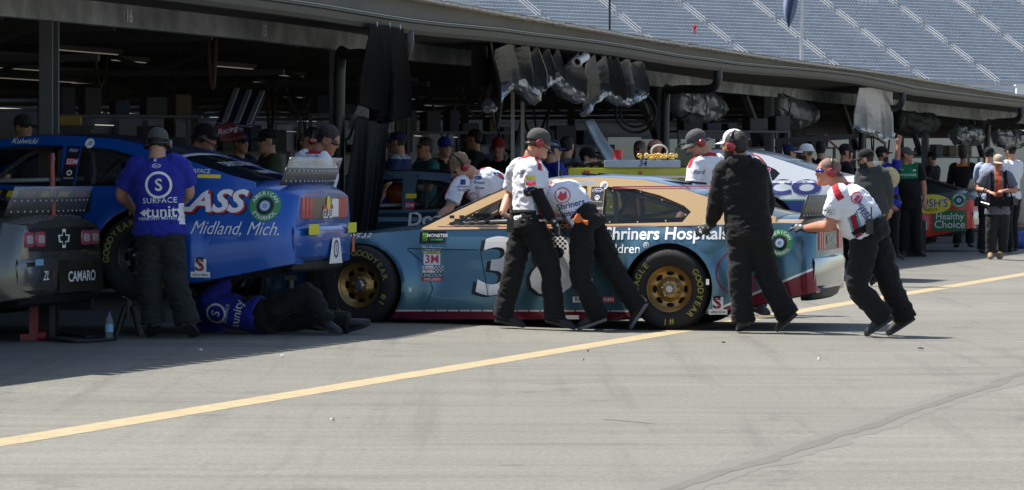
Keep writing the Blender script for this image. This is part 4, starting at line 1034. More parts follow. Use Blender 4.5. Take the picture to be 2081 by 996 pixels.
mb = MB(); mb.ellipsoid((.95, .3, 1.08), (V((.13,0,0)), V((0,.12,0)), V((0,0,.14))), 18, 12); mb.build('driver_helmet', pm('orange_helmet', (.45, .09, .04), .3), dark, True)
whitecar = stock_car('race_car', 'white and navy stock car with huge navy letters, in the bay behind the hooded crewman', 1753, 46.5, R(16), .31, livery('white_livery', (.55, .58, .62), [((0, 1, .70), (-2, 4), (.10, .32, .06)), ((0, 1, .685), (-2, 4), (.01, .02, .14))], .3, .1), metallic('white_paint', (.55, .58, .62), metal=.1), metallic('black_roof', (.012, .013, .015), metal=.1), pm('black_rim', (.05, .05, .055), .4, .6), letters=None, simple=True, clear_top=True)
decal(whitecar, 'side_lettering', None, [(text2d('PEPCO', .25, .045, 0, 'RIGHT', sx=1.85), NAVY, fo(-.72, .845, .006)), (text2d('Curtis', .05, 0, 0), BLACK, fo(-.35, 1.0, .012)), (poly2d([circ(.03, 18), circ(.017, 14)]), pm('pink_vinyl', (.6, .1, .3), .5), fo(-.02, 1.07, .018)), (poly2d([[(-.03, -.07), (-.015, -.07), (.015, -.02), (0, -.02)], [(.03, -.07), (.015, -.07), (-.015, -.02), (0, -.02)]]), pm('pink_vinyl', (.6, .1, .3), .5), fo(-.02, 1.07, .018))], None)
farcar = stock_car('race_car', 'red stock car with green panel and yellow oval lettering in the far right bay', 1976, 63.5, R(17), .09, livery('red_green_livery', (.58, .04, .025), [((0, -1, -.80), (-2, 4), (.05, .075, .06))], .35, .1), metallic('dark_green_paint', (.03, .045, .04)), metallic('dark_green_roof', (.02, .03, .03)), GOLDRIM, letters=None, simple=True, bumper=CHROME)
el = lambda a_, b_: [[(a_*math.cos(t), b_*math.sin(t)) for t in [i*2*math.pi/36 for i in range(36)]]]
decal(farcar, 'side_lettering', None, [(rect2d(.56, .36), pm('deep_green_vinyl', (.03, .17, .05), .45), fo(-.87, .45, .006)), (text2d('Healthy', .165, .004, sx=.95), WHITE, fo(-.87, .52, .009)), (text2d('Choice', .185, .008), WHITE, fo(-.87, .38, .009)), (poly2d(el(.34, .165)), YELLOW, fo(-.55, .735, .008)), (text2d("BUSH'S", .20, .03, 0, sx=.92), WHITE, fo(-.55, .745, .010)), (text2d("BUSH'S", .20, .01, 0, sx=.92), NAVY, fo(-.55, .745, .012)), (text2d('BEST', .07, .006, sx=1.6), BLACK, fo(-.55, .63, .011)), (rect2d(.12, .14), WHITE, fo(-.42, .36, .008))], None)
ethanol(farcar, -1.02, .80, .13)
# ============================================================ people
SKIN = pm('fair_skin', (.50, .27, .18), .5, 0, .14, 14, .1, 120, spec=.4)
SKIN_R = pm('ruddy_skin', (.46, .20, .13), .5, 0, .14, 14, .1, 120, spec=.4)
SKIN_T = pm('tan_skin', (.34, .17, .10), .5, 0, .14, 14, .1, 120, spec=.4)
EYE = pm('dark_eye', (.03, .022, .018), .2); LIP = pm('lip', (.33, .12, .10), .5)
HAIRS = {'dark': pm('dark_hair', (.018, .014, .012), .6, 0, .4, 40, .5, 160), 'brown': pm('brown_hair', (.06, .038, .022), .6, 0, .4, 40, .5, 160), 'blond': pm('sandy_hair', (.22, .14, .07), .6, 0, .35, 40, .5, 160), 'buzz': pm('cropped_hair', (.17, .10, .07), .7, 0, .35, 60), 'grey': pm('grey_hair', (.2, .19, .18), .6, 0, .35, 40, .5, 160)}
BLACKC = cloth('black_cloth', (.0085, .0085, .009), .3); BLACKP = cloth('black_trousers', (.0095, .0095, .0095), .3); CHAR = cloth('charcoal_trousers', (.022, .024, .023), .25)
WHITEC = cloth('white_shirt', (.72, .72, .76), .05); REDC = cloth('red_shirt_panel', (.40, .02, .035)); TEALC = cloth('teal_shirt_panel', (.10, .36, .44)); MARC = cloth('maroon_shirt_panel', (.25, .015, .03))
BLUEC = cloth('royal_blue_shirt', (.022, .03, .30)); NAVYC = cloth('navy_shirt', (.02, .032, .10)); GREENC = cloth('green_shirt_panel', (.015, .17, .07)); GREYC = cloth('grey_shirt', (.14, .15, .19)); LBLUEC = cloth('pale_blue_shirt', (.36, .42, .58))
OLIVEC = cloth('olive_shirt', (.06, .075, .04)); TEALS = cloth('teal_shirt', (.03, .16, .19)); DGREY = cloth('dark_grey_shirt', (.045, .05, .05)); REDCAP = cloth('red_cap', (.30, .015, .02)); KHAKI = cloth('khaki_cap', (.36, .31, .24)); CAPG = cloth('grey_cap', (.075, .075, .07)); WCAP = cloth('white_cap', (.68, .68, .70))
SHOE = pm('black_shoe', (.016, .016, .017), .5, 0, .3, 12, spec=.4); SOLE = pm('grey_sole', (.17, .17, .17), .7); SOLED = pm('dark_sole', (.03, .03, .03), .7)
CUP = pm('red_ear_cup', (.26, .012, .022), .15, .2, .2, 6, coat=.5); CUPB = pm('black_ear_cup', (.015, .015, .016), .3); GLOVEM = pm('black_glove', (.022, .022, .023), .7, 0, .3, 20); GLOVEW = pm('glove_print', (.5, .5, .5), .7)
LENS = pm('sunglass_lens', (.01, .012, .02), .06, .3); LENSB = pm('blue_mirror_lens', (.03, .05, .40), .08, .7)
def remesh(mb, voxel, smooth=4, noise_amp=0, nfreq=(9, 9, 9), seed=0, keep=None, loc=V((0, 0, 0))):
    mb.v = [tuple(V(p) - loc) for p in mb.v]
    me = mb.mesh('tmp'); bm = bmesh.new(); bm.from_mesh(me); bmesh.ops.recalc_face_normals(bm, faces=bm.faces); bm.to_mesh(me); bm.free()
    o = bpy.data.objects.new('tmp', me); COL.objects.link(o)
    md = o.modifiers.new('r', 'REMESH'); md.mode = 'VOXEL'; md.voxel_size = voxel; md.use_smooth_shade = True
    if smooth: ms = o.modifiers.new('s', 'SMOOTH'); ms.factor = .5; ms.iterations = smooth
    dg = bpy.context.evaluated_depsgraph_get(); dg.update()
    r = bpy.data.meshes.new_from_object(o.evaluated_get(dg)); bpy.data.objects.remove(o); bpy.data.meshes.remove(me)
    if noise_amp:
        fx, fy, fz = nfreq; nz = noise.noise
        nr = [v.normal.copy() for v in r.vertices]
        for v, n in zip(r.vertices, nr):
            c = v.co; q = nz((c.x * fx + seed, c.y * fy, c.z * fz)); q2 = nz((c.x * fx * 2.3 + c.z * fz * .9, c.y * fy * 2.3 + seed, c.z * fz * 2.1))
            q = nz(((c.x + .35 * c.z) * fx + seed, c.y * fy, (c.z - .3 * c.x) * fz)); q3 = nz((c.x * 22 + seed, c.y * 22, c.z * 34 + c.x * 12))
            d = (1 - 2.6 * abs(q)) * .8 + (1 - 2.4 * abs(q2)) * .5 + (1 - 2.2 * abs(q3)) * .18 - .5       # ridged creases
            v.co = c + n * (noise_amp * d)
    for p in r.polygons: p.use_smooth = True
    return r
def frame(look, pitch, roll=0):
    f = V((math.cos(R(look)) * math.cos(R(pitch)), math.sin(R(look)) * math.cos(R(pitch)), -math.sin(R(pitch))))
    s = V((math.sin(R(look)), -math.cos(R(look)), 0)); u = s.cross(f)
    if roll: q = Matrix.Rotation(R(roll), 3, f); s, u = q @ s, q @ u
    return f, s, u                                       # forward, right, up
HEADR = [(-.02, .022, .03, .055), (.06, .042, .052, .042), (.16, .055, .072, .024), (.3, .064, .086, .010), (.45, .071, .094, .001), (.6, .075, .099, -.004), (.74, .073, .096, -.008), (.86, .06, .08, -.01), (.95, .038, .052, -.01), (.995, .014, .018, -.01)]
def hand(mb, wrist, d, n, curl=25, k=1., thumb=1, spread=.0, fat=1.):
    d = V(d).normalized(); n = V(n); n = (n - d * n.dot(d)).normalized(); s = d.cross(n)
    w_ = V(wrist); rings = []
    for t, hw, hd in ((-.01, .029, .022), (.03, .037, .019), (.07, .043, .017), (.095, .041, .015)):
        c = w_ + d * (t * k); rings.append([c + s * (hw * k * fat * math.cos(a)) + n * (hd * k * fat * math.sin(a)) for a in [2 * math.pi * i / 12 for i in range(12)]])
    mb.loft(rings)
    for i, L_ in enumerate((.072, .081, .076, .060)):
        o = (i - 1.5) * .0215; p = w_ + d * (.088 * k) + s * (o * k); pts = [p - d * .02 * k, p]; a = 0
        for seg, fr in ((.45, .5), (.32, 1.), (.23, .9)):
            a += R(curl) * fr * (.9 + .1 * i); dd = d * math.cos(a) + n * math.sin(a) + s * (spread * (i - 1.5)); p = p + dd.normalized() * (L_ * seg * k); pts.append(p)
        mb.tube(pts, [.0095 * k * fat] * 3 + [.0088 * k * fat, .0072 * k * fat], 8)
    p = w_ + d * .028 * k + s * (thumb * .03 * k); d1 = (d * .75 + s * thumb * .65 + n * .25).normalized(); d2 = (d * .95 + s * thumb * .12 + n * .4).normalized()
    mb.tube([p - d1 * .02 * k, p, p + d1 * .036 * k, p + d1 * .036 * k + d2 * .03 * k], [.012 * k * fat, .0125 * k * fat, .0105 * k * fat, .008 * k * fat], 8)
def person(label, Z, J, look=-90, pitch=0, roll=0, face=None, shirt=WHITEC, sleeve='short', trousers=BLACKP, skin=SKIN, hair='dark', cap=None, cap_back=False, headset=None, glasses=None, beard=None,
           gloves=None, zones=None, shoes=SHOE, sole=SOLED, voxel=.009, k=1., belly=0., fat=1., hem=-.16, group=None, hidden_legs=False, curl=(30, 30), boom=True, seed=1, hood=False, bald=False, buzz=False, mat_extra=(), prints=(), radio=False, hand_n=(None, None), hand_d=(None, None), belt=True, brimk=1., sleeve_b=None):
    P = {}
    for n, q in J.items(): P[n] = at(q[0], q[1], Z + (q[2] if len(q) > 2 else 0))
    for an, tn, kn in (('aa', 'ta', 'ka'), ('ab', 'tb', 'kb')):          # let each sole meet the ground
        A, T = P[an], P[tn]; dn = (T - A).normalized(); sh_ = (P[kn] - A).normalized(); up = (sh_ - dn * sh_.dot(dn)).normalized()
        heel = A - dn * .065 * k - up * .05 * k; low = min(heel.z, (heel + dn * .27 * k).z) - .036 * abs(up.z) - .004; dz = gz(A.x, A.y) - low
        if abs(dz) < .16: P[an] = A + V((0, 0, dz)); P[tn] = T + V((0, 0, dz))
    pel, neck = P['pel'], P['neck']; base = V((pel.x, pel.y, gz(pel.x, pel.y)))
    root = thing('person', label, 'person', base, group=group)
    f, s, u = frame(look, pitch, roll)
    hc = P['head']; ax = (neck - pel); Lt = ax.length; axn = ax.normalized()
    rp = (P['hb'] - P['ha']).normalized(); rs = (P['sb'] - P['sa']).normalized()
    bow = V((0, 0, 0)) if 'mid' not in P else (P['mid'] - pel.lerp(neck, .5))
    # body-forward of the torso
    bf = (s.cross(u) * -1)
    tf = axn.cross(rs); tf.normalize()
    if tf.dot(V((f.x, f.y, f.z))) < 0: tf = -tf
    def tring(t, hw, hd, g=1., n=22, fwd=0.):
        tt = max(0, min(1, t)); r = rp.lerp(rs, tt); r = (r - axn * r.dot(axn)).normalized(); fr = axn.cross(r)
        if fr.dot(tf) < 0: fr = -fr
        c = pel + ax * t + bow * (4 * tt * (1 - tt)) + fr * fwd
        return [c + r * (hw * k * g * math.copysign(abs(math.cos(a)) ** .85, math.cos(a))) + fr * (hd * k * g * math.sin(a)) for a in [2 * math.pi * i / n for i in range(n)]]
    TR = [(hem, .172, .122, 0), (hem * .5, .176, .124, .0), (0, .172, .122, .0), (.2, .165, .118, .012 + belly * .5), (.42, .168, .122, .012 + belly * .4), (.62, .182, .125, .008), (.78, .186, .118, 0), (.9, .15, .092, -.008), (.97, .098, .072, -.008), (1.03, .062, .058, -.002)]
    TR = [(t, w_ * fat, d * fat + (belly if .05 < t < .5 else 0), o_) for t, w_, d, o_ in TR]
    if hem < -.07: TR[:3] = [(t, w_ * 1.07, d * 1.09, o_) for t, w_, d, o_ in TR[:3]]
    # ---- body: one continuous mesh
    mb = MB()
    mb.loft([[hc + u * ((lv - .5) * .235 * k) + f * (of * k) + s * (hw * k * math.cos(a)) + f * (hd * k * math.sin(a)) for a in [2 * math.pi * i / 20 for i in range(20)]] for lv, hw, hd, of in HEADR])
    E = lambda lv, of, si, a_, b_, c_: mb.ellipsoid(hc + u * ((lv - .5) * .235 * k) + f * of * k + s * si * k, (s * a_ * k, f * b_ * k, u * c_ * k), 12, 8)
    E(.40, .098, 0, .017, .022, .018); E(.47, .094, 0, .011, .016, .03); E(.575, .084, 0, .055, .018, .012); E(.235, .084, 0, .026, .014, .013); E(.06, .085, 0, .024, .016, .016)
    for q in (-1, 1): E(.45, -.004, q * .075, .012, .022, .034); E(.40, .062, q * .04, .02, .02, .022)
    mb.tube([hc - u * (.05 * k) - f * (.018 * k), neck.lerp(hc, .35) - f * .012 * k, neck - axn * .06], [.056 * k, .058 * k * fat, .075 * k], 14)
    mb.loft([tring(t, w_ * .86, d * .82, fwd=o_) for t, w_, d, o_ in TR[1:]])
    arms = []
    for i, (a, b_, c_) in enumerate((('sa', 'ea', 'wa'), ('sb', 'eb', 'wb'))):
        S, Eb, Wr = P[a], P[b_], P[c_]
        mb.tube([S.lerp(neck, .35), S, S.lerp(Eb, .5), Eb, Eb.lerp(Wr, .35), Wr], [.055 * k, .058 * k * fat, .05 * k * fat, .041 * k * fat, .042 * k * fat, .029 * k], 12, smooth=3)
        arms.append((S, Eb, Wr))
    hands = []
    for i, (S, Eb, Wr) in enumerate(arms):
        d = V(hand_d[i]) if hand_d[i] else (Wr - Eb).normalized(); nn = V(hand_n[i]) if hand_n[i] else V((0, .3, -1)) + tf * -.2
        hands.append((Wr, d, nn, curl[i], 1 if i == 0 else -1))
        if not gloves or (gloves == 'b' and i == 0) or (gloves == 'a' and i == 1): hand(mb, Wr, d, nn, curl[i], k, 1 if i == 0 else -1)
    legs = []
    if not hidden_legs:
        for h, kn, an in (('ha', 'ka', 'aa'), ('hb', 'kb', 'ab')):
            mb.tube([P[h], P[h].lerp(P[kn], .5), P[kn], P[kn].lerp(P[an], .35), P[an]], [.075 * k, .066 * k, .05 * k, .05 * k, .036 * k], 12, smooth=2); legs.append((P[h], P[kn], P[an]))
    me = remesh(mb, voxel, 3, loc=base)
    hmat = HAIRS[hair] if hair else None
    mats = [skin, EYE, LIP, hmat or skin]
    for p in me.polygons:
        q = p.center + base - hc
        if q.length > .2 * k: continue
        lv = q.dot(u) / (.235 * k) + .5; fw = q.dot(f) / k; sd = q.dot(s) / k
        if fw > .055:
            if abs(lv - .50) < .045 and abs(abs(sd) - .033) < .016: p.material_index = 1
            elif abs(lv - .235) < .03 and abs(sd) < .025 and fw > .08: p.material_index = 2
            elif hmat and abs(lv - .60) < .03 and abs(abs(sd) - .035) < .02: p.material_index = 3
        if hmat and not bald and (lv > .80 or (lv > .62 and fw < .075) or (lv > .34 and fw < -.02 )) and not (abs(sd) > .077 and lv < .6): p.material_index = 3
        if beard and lv < .32 and fw > -.01 and lv > -.02 and not (p.material_index == 2): p.material_index = 3
    body = link('body', me, mats, root, True, fix=False)
    # ---- clothes
    CR = [shirt] + list(mat_extra)
    mb = MB(); mb.loft([tring(t, w_, d, fwd=o_) for t, w_, d, o_ in TR])
    for i, (S, Eb, Wr) in enumerate(arms):
        sl_ = sleeve if i == 0 or not sleeve_b else sleeve_b
        if sl_ == 'short':
            e = S.lerp(Eb, .72); mb.tube([S.lerp(neck, .45), S.lerp(neck, .1), S.lerp(e, .35), S.lerp(e, .8), e], [.075 * k, .076 * k * fat, .074 * k * fat, .073 * k * fat, .074 * k * fat], 16, smooth=3)
        elif sl_ == 'long':
            mb.tube([S.lerp(neck, .45), S.lerp(neck, .1), S.lerp(Eb, .5), Eb, Eb.lerp(Wr, .5), Wr.lerp(Eb, .04)], [.078 * k, .08 * k * fat, .07 * k * fat, .063 * k * fat, .056 * k * fat, .042 * k], 16, smooth=3)
    if hood: mb.tube([neck - tf * .05 - rs * .10 + axn * .02, neck - tf * .115 + axn * .0, neck - tf * .05 + rs * .10 + axn * .02], [.035, .06, .035], 12, smooth=4); mb.tube([neck - rs * .09, neck + tf * .08 - axn * .02, neck + rs * .09], [.04, .03, .04], 10, smooth=3)
    else: mb.tube([neck - tf * .062 - rs*.02 + axn * .01, neck - rs * .062 + axn * .005, neck + tf * .055 - axn * .02, neck + rs * .062 + axn * .005, neck - tf * .062 + rs*.02 + axn * .01], .017 * k, 8, smooth=4)
    me = remesh(mb, voxel * 1.05, 4, .0095 * k if voxel < .012 else .007, (6, 6, 10), seed * 3.7, loc=base)
    if zones:
        r_m = rs
        for p in me.polygons:
            q = p.center + base - pel; t = q.dot(axn) / Lt; rr = (q.dot(rs)); ff = q.dot(tf)
            ds = [(q + pel - S).dot((Eb - S).normalized()) / (Eb - S).length for S, Eb, _ in arms]
            p.material_index = zones(t, rr, ff, ds, (q + pel - arms[0][0]).length, (q + pel - arms[1][0]).length)
    sh = link('shirt', me, CR, root, True, fix=False)
    if prints:
        bvh = BVHTree.FromPolygons([v.co + base for v in me.vertices], [list(p.vertices) for p in me.polygons])
        def lay(mbp, it, mi):
            g, mt, px, py, ang = it
            o = at(px, py, Z - .2); uu = V((math.cos(R(ang)), 0, math.sin(R(ang)))); vv = V((-math.sin(R(ang)), 0, math.cos(R(ang))))
            drape_ray(mbp, g, bvh, o, uu, vv, (0, 1, 0), .006, .02, mi, 1.2)
        clusters(sh, 'shirt_print', list(prints), lay, base)
    if not hidden_legs:
        mb = MB()
        mb.loft([tring(t, w_, d) for t, w_, d in ((-.22, .14 * fat, .11 * fat), (-.14, .178 * fat, .127 * fat), (-.02, .176 * fat, .124 * fat + belly * .5), (.1, .165 * fat, .116 * fat + belly))])
        for h, kn, an in legs:
            mb.tube([h + (pel - h) * .2 + V((0, 0, .04)), h.lerp(kn, .12), h.lerp(kn, .55), kn, kn.lerp(an, .4), an.lerp(kn, .1), an + (an - kn).normalized() * .035], [.09 * k, .104 * k * fat, .094 * k * fat, .081 * k * fat, .080 * k * fat, .080 * k * fat, .088 * k * fat], 16, smooth=3)
        me = remesh(mb, voxel * 1.05, 4, .0115 * k if voxel < .012 else .008, (5, 5, 10), seed * 1.9 + 5, loc=base); tr = link('trousers', me, trousers, root, True, fix=False)
        if belt:
            mb = MB(); rings = [tring(.085 + dt, .170 * fat, .121 * fat + belly) for dt in (0, .075)]; mb.loft(rings); mb.v = [tuple(V(p) - base) for p in mb.v]
            mb.build('belt', BLACKC, root, True)
        for an, tn, kn in (('aa', 'ta', 'ka'), ('ab', 'tb', 'kb')):
            A, T = P[an], P[tn]; d = (T - A); dn = d.normalized(); shin = (P[kn] - A).normalized()
            up = (shin - dn * shin.dot(dn)).normalized(); sd = dn.cross(up)
            heel = A - dn * .065 * k - up * .05 * k; mb = MB(); ms_ = MB(); L_ = .27 * k
            prof = [(0, .028, .035, .06), (.06, .036, .055, .075), (.25, .04, .06, .085), (.42, .043, .045, .06), (.62, .047, .03, .05), (.82, .045, .022, .04), (.95, .034, .016, .03), (1, .018, .01, .02)]
            rings, rs2 = [], []
            for q, hw, zc, hh in prof:
                c = heel + dn * (L_ * q); rings.append([c + sd * (hw * k * math.cos(a)) + up * (max(-.012, hh * k * math.sin(a) * .9 + (zc - .03) * k)) for a in [2 * math.pi * i / 14 for i in range(14)]])
                rs2.append([c + sd * ((hw + .004) * k * math.cos(a)) + up * (-.034 if math.sin(a) < 0 else -.008) * k for a in [2 * math.pi * (i + .5) / 14 for i in range(14)]])
            mb.loft(rings); ms_.loft(rs2)
            for m_ in (mb, ms_): m_.v = [tuple(V(p) - base) for p in m_.v]
            so_ = mb.build('shoe', shoes, root, 60); ms_.build('sole', sole, so_, 40)
    def loc_build(mb, nm, mt, par=root, sm=True):
        mb.v = [tuple(V(p) - base) for p in mb.v]; return mb.build(nm, mt, par, sm)
    if gloves:
        for i, (Wr, d, nn, cu, th) in enumerate(hands):
            if gloves in ('both', 'ab'[i]):
                mb = MB(); hand(mb, Wr, d, nn, cu, k, th, .06, 1.16); mb.tube([Wr - d * .05, Wr + d * .02], [.037 * k, .034 * k], 12)
                me = remesh(mb, .0075, 2, loc=base)
                for p in me.polygons:
                    if noise.noise(p.center * 33 + V((seed, 0, 0))) > .22 and p.normal.z > -.2: p.material_index = 1
                link('glove', me, [GLOVEM, GLOVEW], root, True, fix=False)
    hp = lambda lv, of, si: hc + u * ((lv - .5) * .235 * k) + f * of * k + s * si * k
    if hair and not bald and not buzz and not cap:
        mb = MB(); mb.ellipsoid(hp(.70, -.020, 0), (s * .081 * k, f * .098 * k, u * .085 * k), 18, 12); mb.ellipsoid(hp(.50, -.045, 0), (s * .074 * k, f * .064 * k, u * .075 * k), 16, 10)
        me = remesh(mb, .009, 2, .006, (40, 40, 30), seed, loc=base); link('hair', me, hmat, root, True, fix=False)
    if cap:
        cf = -1 if cap_back else 1; mb = MB()
        mb.loft([[hp(lv, -.005, 0) + s * (hw * k * math.cos(a)) + f * (hd * k * math.sin(a)) for a in [2 * math.pi * i / 24 for i in range(24)]] for lv, hw, hd in ((.61, .080, .104), (.66, .0815, .105), (.8, .079, .10), (.93, .066, .083), (1.02, .042, .055), (1.06, .016, .02))])
        co = loc_build(mb, 'cap', cap, sm=50); rows = []
        for j in range(6):
            v = j / 5; row = []
            for i in range(15):
                a = R(-68 + 136 * i / 14); hd = .107 + .078 * v * math.cos(a * .9) * brimk; hw = .083 + .012 * v
                row.append(hp(.635 - .055 * v - .10 * (math.sin(a) ** 2) * v, -.005, 0) + s * (hw * k * math.sin(a)) + f * (cf * hd * k * math.cos(a)))
            rows.append(row)
        mb = MB(); mb.sheet(rows); bo = loc_build(mb, 'brim', cap, co); solid(bo, .006, 0)
    if headset:
        hs = MB()
        for q in (-1, 1):
            cm_ = MB(); c = hp(.47, -.005, q * .078); cm_.lathe([(.001, -.012), (.036, -.012), (.041, 0), (.041, .02), (.034, .033), (.016, .038), (.001, .038)], c, s * q, 20); ho = loc_build(cm_, 'ear_cup', headset, sm=40)
        top = 1.12 if cap else 1.03
        if cap: hs.tube([hp(.5, -.02, -.1), hp(.42, -.10, -.07), hp(.40, -.125, 0), hp(.42, -.10, .07), hp(.5, -.02, .1)], .009, 8, smooth=4)
        else: hs.tube([hp(.52, -.005, -.1), hp(.85, -.005, -.092), hp(top + .02, -.01, 0), hp(.85, -.005, .092), hp(.52, -.005, .1)], .010, 8, smooth=5); hs.tube([hp(.5, -.02, -.1), hp(.40, -.125, 0), hp(.5, -.02, .1)], .007, 6, smooth=4)
        if boom: hs.tube([hp(.42, .02, .11), hp(.33, .09, .085), hp(.25, .125, .02)], .006, 6, smooth=4); hs.ellipsoid(hp(.25, .125, .02), (V((.014,0,0)), V((0,.014,0)), V((0,0,.014))), 10, 8)
        loc_build(hs, 'headband', CUPB, ho)
    if glasses:
        mb = MB(); rows = []
        for lv in (.545, .50, .46):
            rows.append([hp(lv, .108 * math.cos(R(a)) - .002, .078 * math.sin(R(a))) for a in range(-58, 59, 9)])
        mb.sheet(rows); go = loc_build(mb, 'sunglasses', glasses); solid(go, .005, 1)
        mb = MB()
        for q in (-1, 1): mb.tube([hp(.53, .03, q * .08), hp(.52, -.03, q * .08)], .004, 6)
        loc_build(mb, 'temple', CUPB, go)
    if radio:
        px, py, dz = radio; c = at(px, py, Z + dz); mb = MB(); mb.box(c, (.06, .035, .11)); mb.box(c - V((0, .02, -.02)), (.045, .01, .05)); mb.tube([c + V((.015, 0, .05)), c + V((.016, 0, .17))], .006, 6); mb.box(c + V((-.015, 0, .062)), (.018, .018, .02))
        loc_build(mb, 'radio', CUPB, root, False)
    return root
def stand_pose(px, fy, Z=None, ht=1.76, face=-90, lean=0, step=.0, arms=((10, 8, 15), (10, 8, 15)), headfwd=.02, sway=0):
    """upright template in metres, returned as photo pixels with depth offsets; face is the way the body points"""
    k = ht / 1.76; fz = .04
    if Z is None: Z = F * (H - fz) / (fy - HY)
    c = at(px, HY, Z); fz = gz(c.x, c.y); f = V((math.cos(R(face)), math.sin(R(face)), 0)); s = V((math.sin(R(face)), -math.cos(R(face)), 0))
    o = V((c.x, c.y, fz)); L = {}
    pel = o + V((0, 0, .96 * k)); ax = (V((0, 0, 1)) * math.cos(R(lean)) + f * math.sin(R(lean))); neck = pel + ax * .53 * k
    L['pel'], L['neck'] = pel, neck; L['head'] = neck + V((0, 0, .165 * k)) + f * headfwd * k + ax * .0
    pts = {1: 'b', -1: 'a'}
    for q in (1, -1):
        # 'a' is always the image-left side
        side = s * q; nm = 'b' if (side.x > 0 or (abs(side.x) < 1e-3 and q > 0)) else 'a'
        if nm in [x[-1] for x in L if x.startswith('s')]: nm = 'a' if nm == 'b' else 'b'
        sh_ = neck + side * .195 * k - ax * .06 * k; pi, ab, el = arms[0 if nm == 'a' else 1]
        ud_ = (V((0, 0, -1)) * math.cos(R(pi)) + f * math.sin(R(pi))); ud_ = (ud_ * math.cos(R(ab)) + side * math.sin(R(ab))); e_ = sh_ + ud_ * .29 * k
        fd_ = (V((0, 0, -1)) * math.cos(R(pi + el)) + f * math.sin(R(pi + el))) ; w_ = e_ + (fd_ + side * (-.25 if el > 50 else .0)).normalized() * .255 * k
        L['s' + nm], L['e' + nm], L['w' + nm] = sh_, e_, w_
        hp_ = pel + side * .092 * k - V((0, 0, .06 * k)); st_ = step * q; kn = o + side * .1 * k + f * st_ * .55 + V((0, 0, .50 * k)) + f * .03; an = o + side * .11 * k + f * st_ + V((0, 0, .09 * k))
        L['h' + nm], L['k' + nm], L['a' + nm], L['t' + nm] = hp_, kn, an, an + f * .2 * k + side * .04 - V((0, 0, .03 * k))
    J = {}
    for n, p in L.items(): J[n] = (CX + p.x / p.y * F, HY - (p.z - H) / p.y * F, p.y - Z)
    return Z, J
def crew_zones(side=1):
    def z(t, rr, ff, ds, da, db):
        if t > .985 and abs(rr) < .10: return 1          # red collar
        if .80 < t and abs(ff) < .028 and .07 < abs(rr) : return 1          # red yoke stripe along the shoulder
        if abs(ff - (.05 - .12 * t)) < .05 and .02 < t < .50 and min(da, db) > .2 and abs(rr) > .11: return 2 if abs(ff - (.05 - .12 * t)) < .03 else 3
        return 0
    return z
CREW = dict(shirt=WHITEC, mat_extra=(REDC, MARC, TEALC), zones=crew_zones())
T = text2d
def crest(s, px, py, ang):
    its = [(poly2d([circ(.07 * s, 28), circ(.062 * s, 28)]), RED, px, py, ang), (poly2d([[(-.03*s, -.04*s), (.02*s, -.045*s), (.045*s, .0), (.01*s, .05*s), (.0, .01*s), (-.03*s, .03*s)]]), RED, px, py, ang)]
    return its
def back_print(px, py, ang, px2, py2):
    return crest(1, px, py, ang) + [(T('Shriners', .062, .012), NAVY, px2, py2, ang - 2), (T('Hospitals', .058, .012), NAVY, px2 + 4, py2 + 15, ang - 2)]
sleeve_marks = lambda px, py, ang, mats=(NAVY, RED, YELLOW, NAVY): [(rect2d(.085, .03), m_, px + dx, py + 11 * i, ang) for i, (m_, dx) in enumerate(zip(mats, (0, 1, -1, 0)))]
# --- the walker with a black cap
person('black-capped crewman in white shirt with one black under-sleeve walking beside the door', 32.0, dict(head=(1094, 291), neck=(1079, 322, .02), sa=(1049, 344, .14), sb=(1078, 344, -.14), ea=(1036, 396, .30), eb=(1097, 403, -.20), wa=(1020, 434, .12), wb=(1122, 447, -.22),
    pel=(1073, 448), ha=(1062, 462, .07), hb=(1084, 462, -.07), ka=(1043, 552, .02), kb=(1119, 549, -.08), aa=(1024, 646, .06), ab=(1127, 644, -.08), ta=(1066, 655, .0), tb=(1170, 655, -.12)),
    look=12, pitch=12, hair='brown', cap=CAPG, headset=CUP, gloves='b', seed=2, radio=(1037, 459, -.2), beard=None, sleeve='short', hem=-.02, hand_d=((.6, .3, -.2), None), hand_n=((.2, .2, -1), (-.6, -.5, -.5)), curl=(50, 22), fat=1.10, **CREW,
    prints=sleeve_marks(1078, 362, 6, (YELLOW, RED, NAVY, BLACK)) + [(rect2d(.12, .05), BLACK, 1078, 389, 8), (T('Ford', .03, 0, .3), NAVY, 1058, 352, 0)])
mb = MB()
# black under-sleeve worn on the near arm: its own garment
def arm_cover(root_label, pts, rs, mat, Z):
    o = [x for x in bpy.data.objects if x.get('label') == root_label][0]; b = V(o.location); mb = MB(); mb.tube([at(x, y, Z + d) - b for x, y, d in pts], rs, 14, smooth=4)
    mb.build('under_sleeve', mat, o, True)
arm_cover('black-capped crewman in white shirt with one black under-sleeve walking beside the door', [(1088, 382, -.18), (1097, 403, -.20), (1110, 426, -.21), (1121, 445, -.22)], [.061, .056, .053, .043], BLACKC, 32.0)
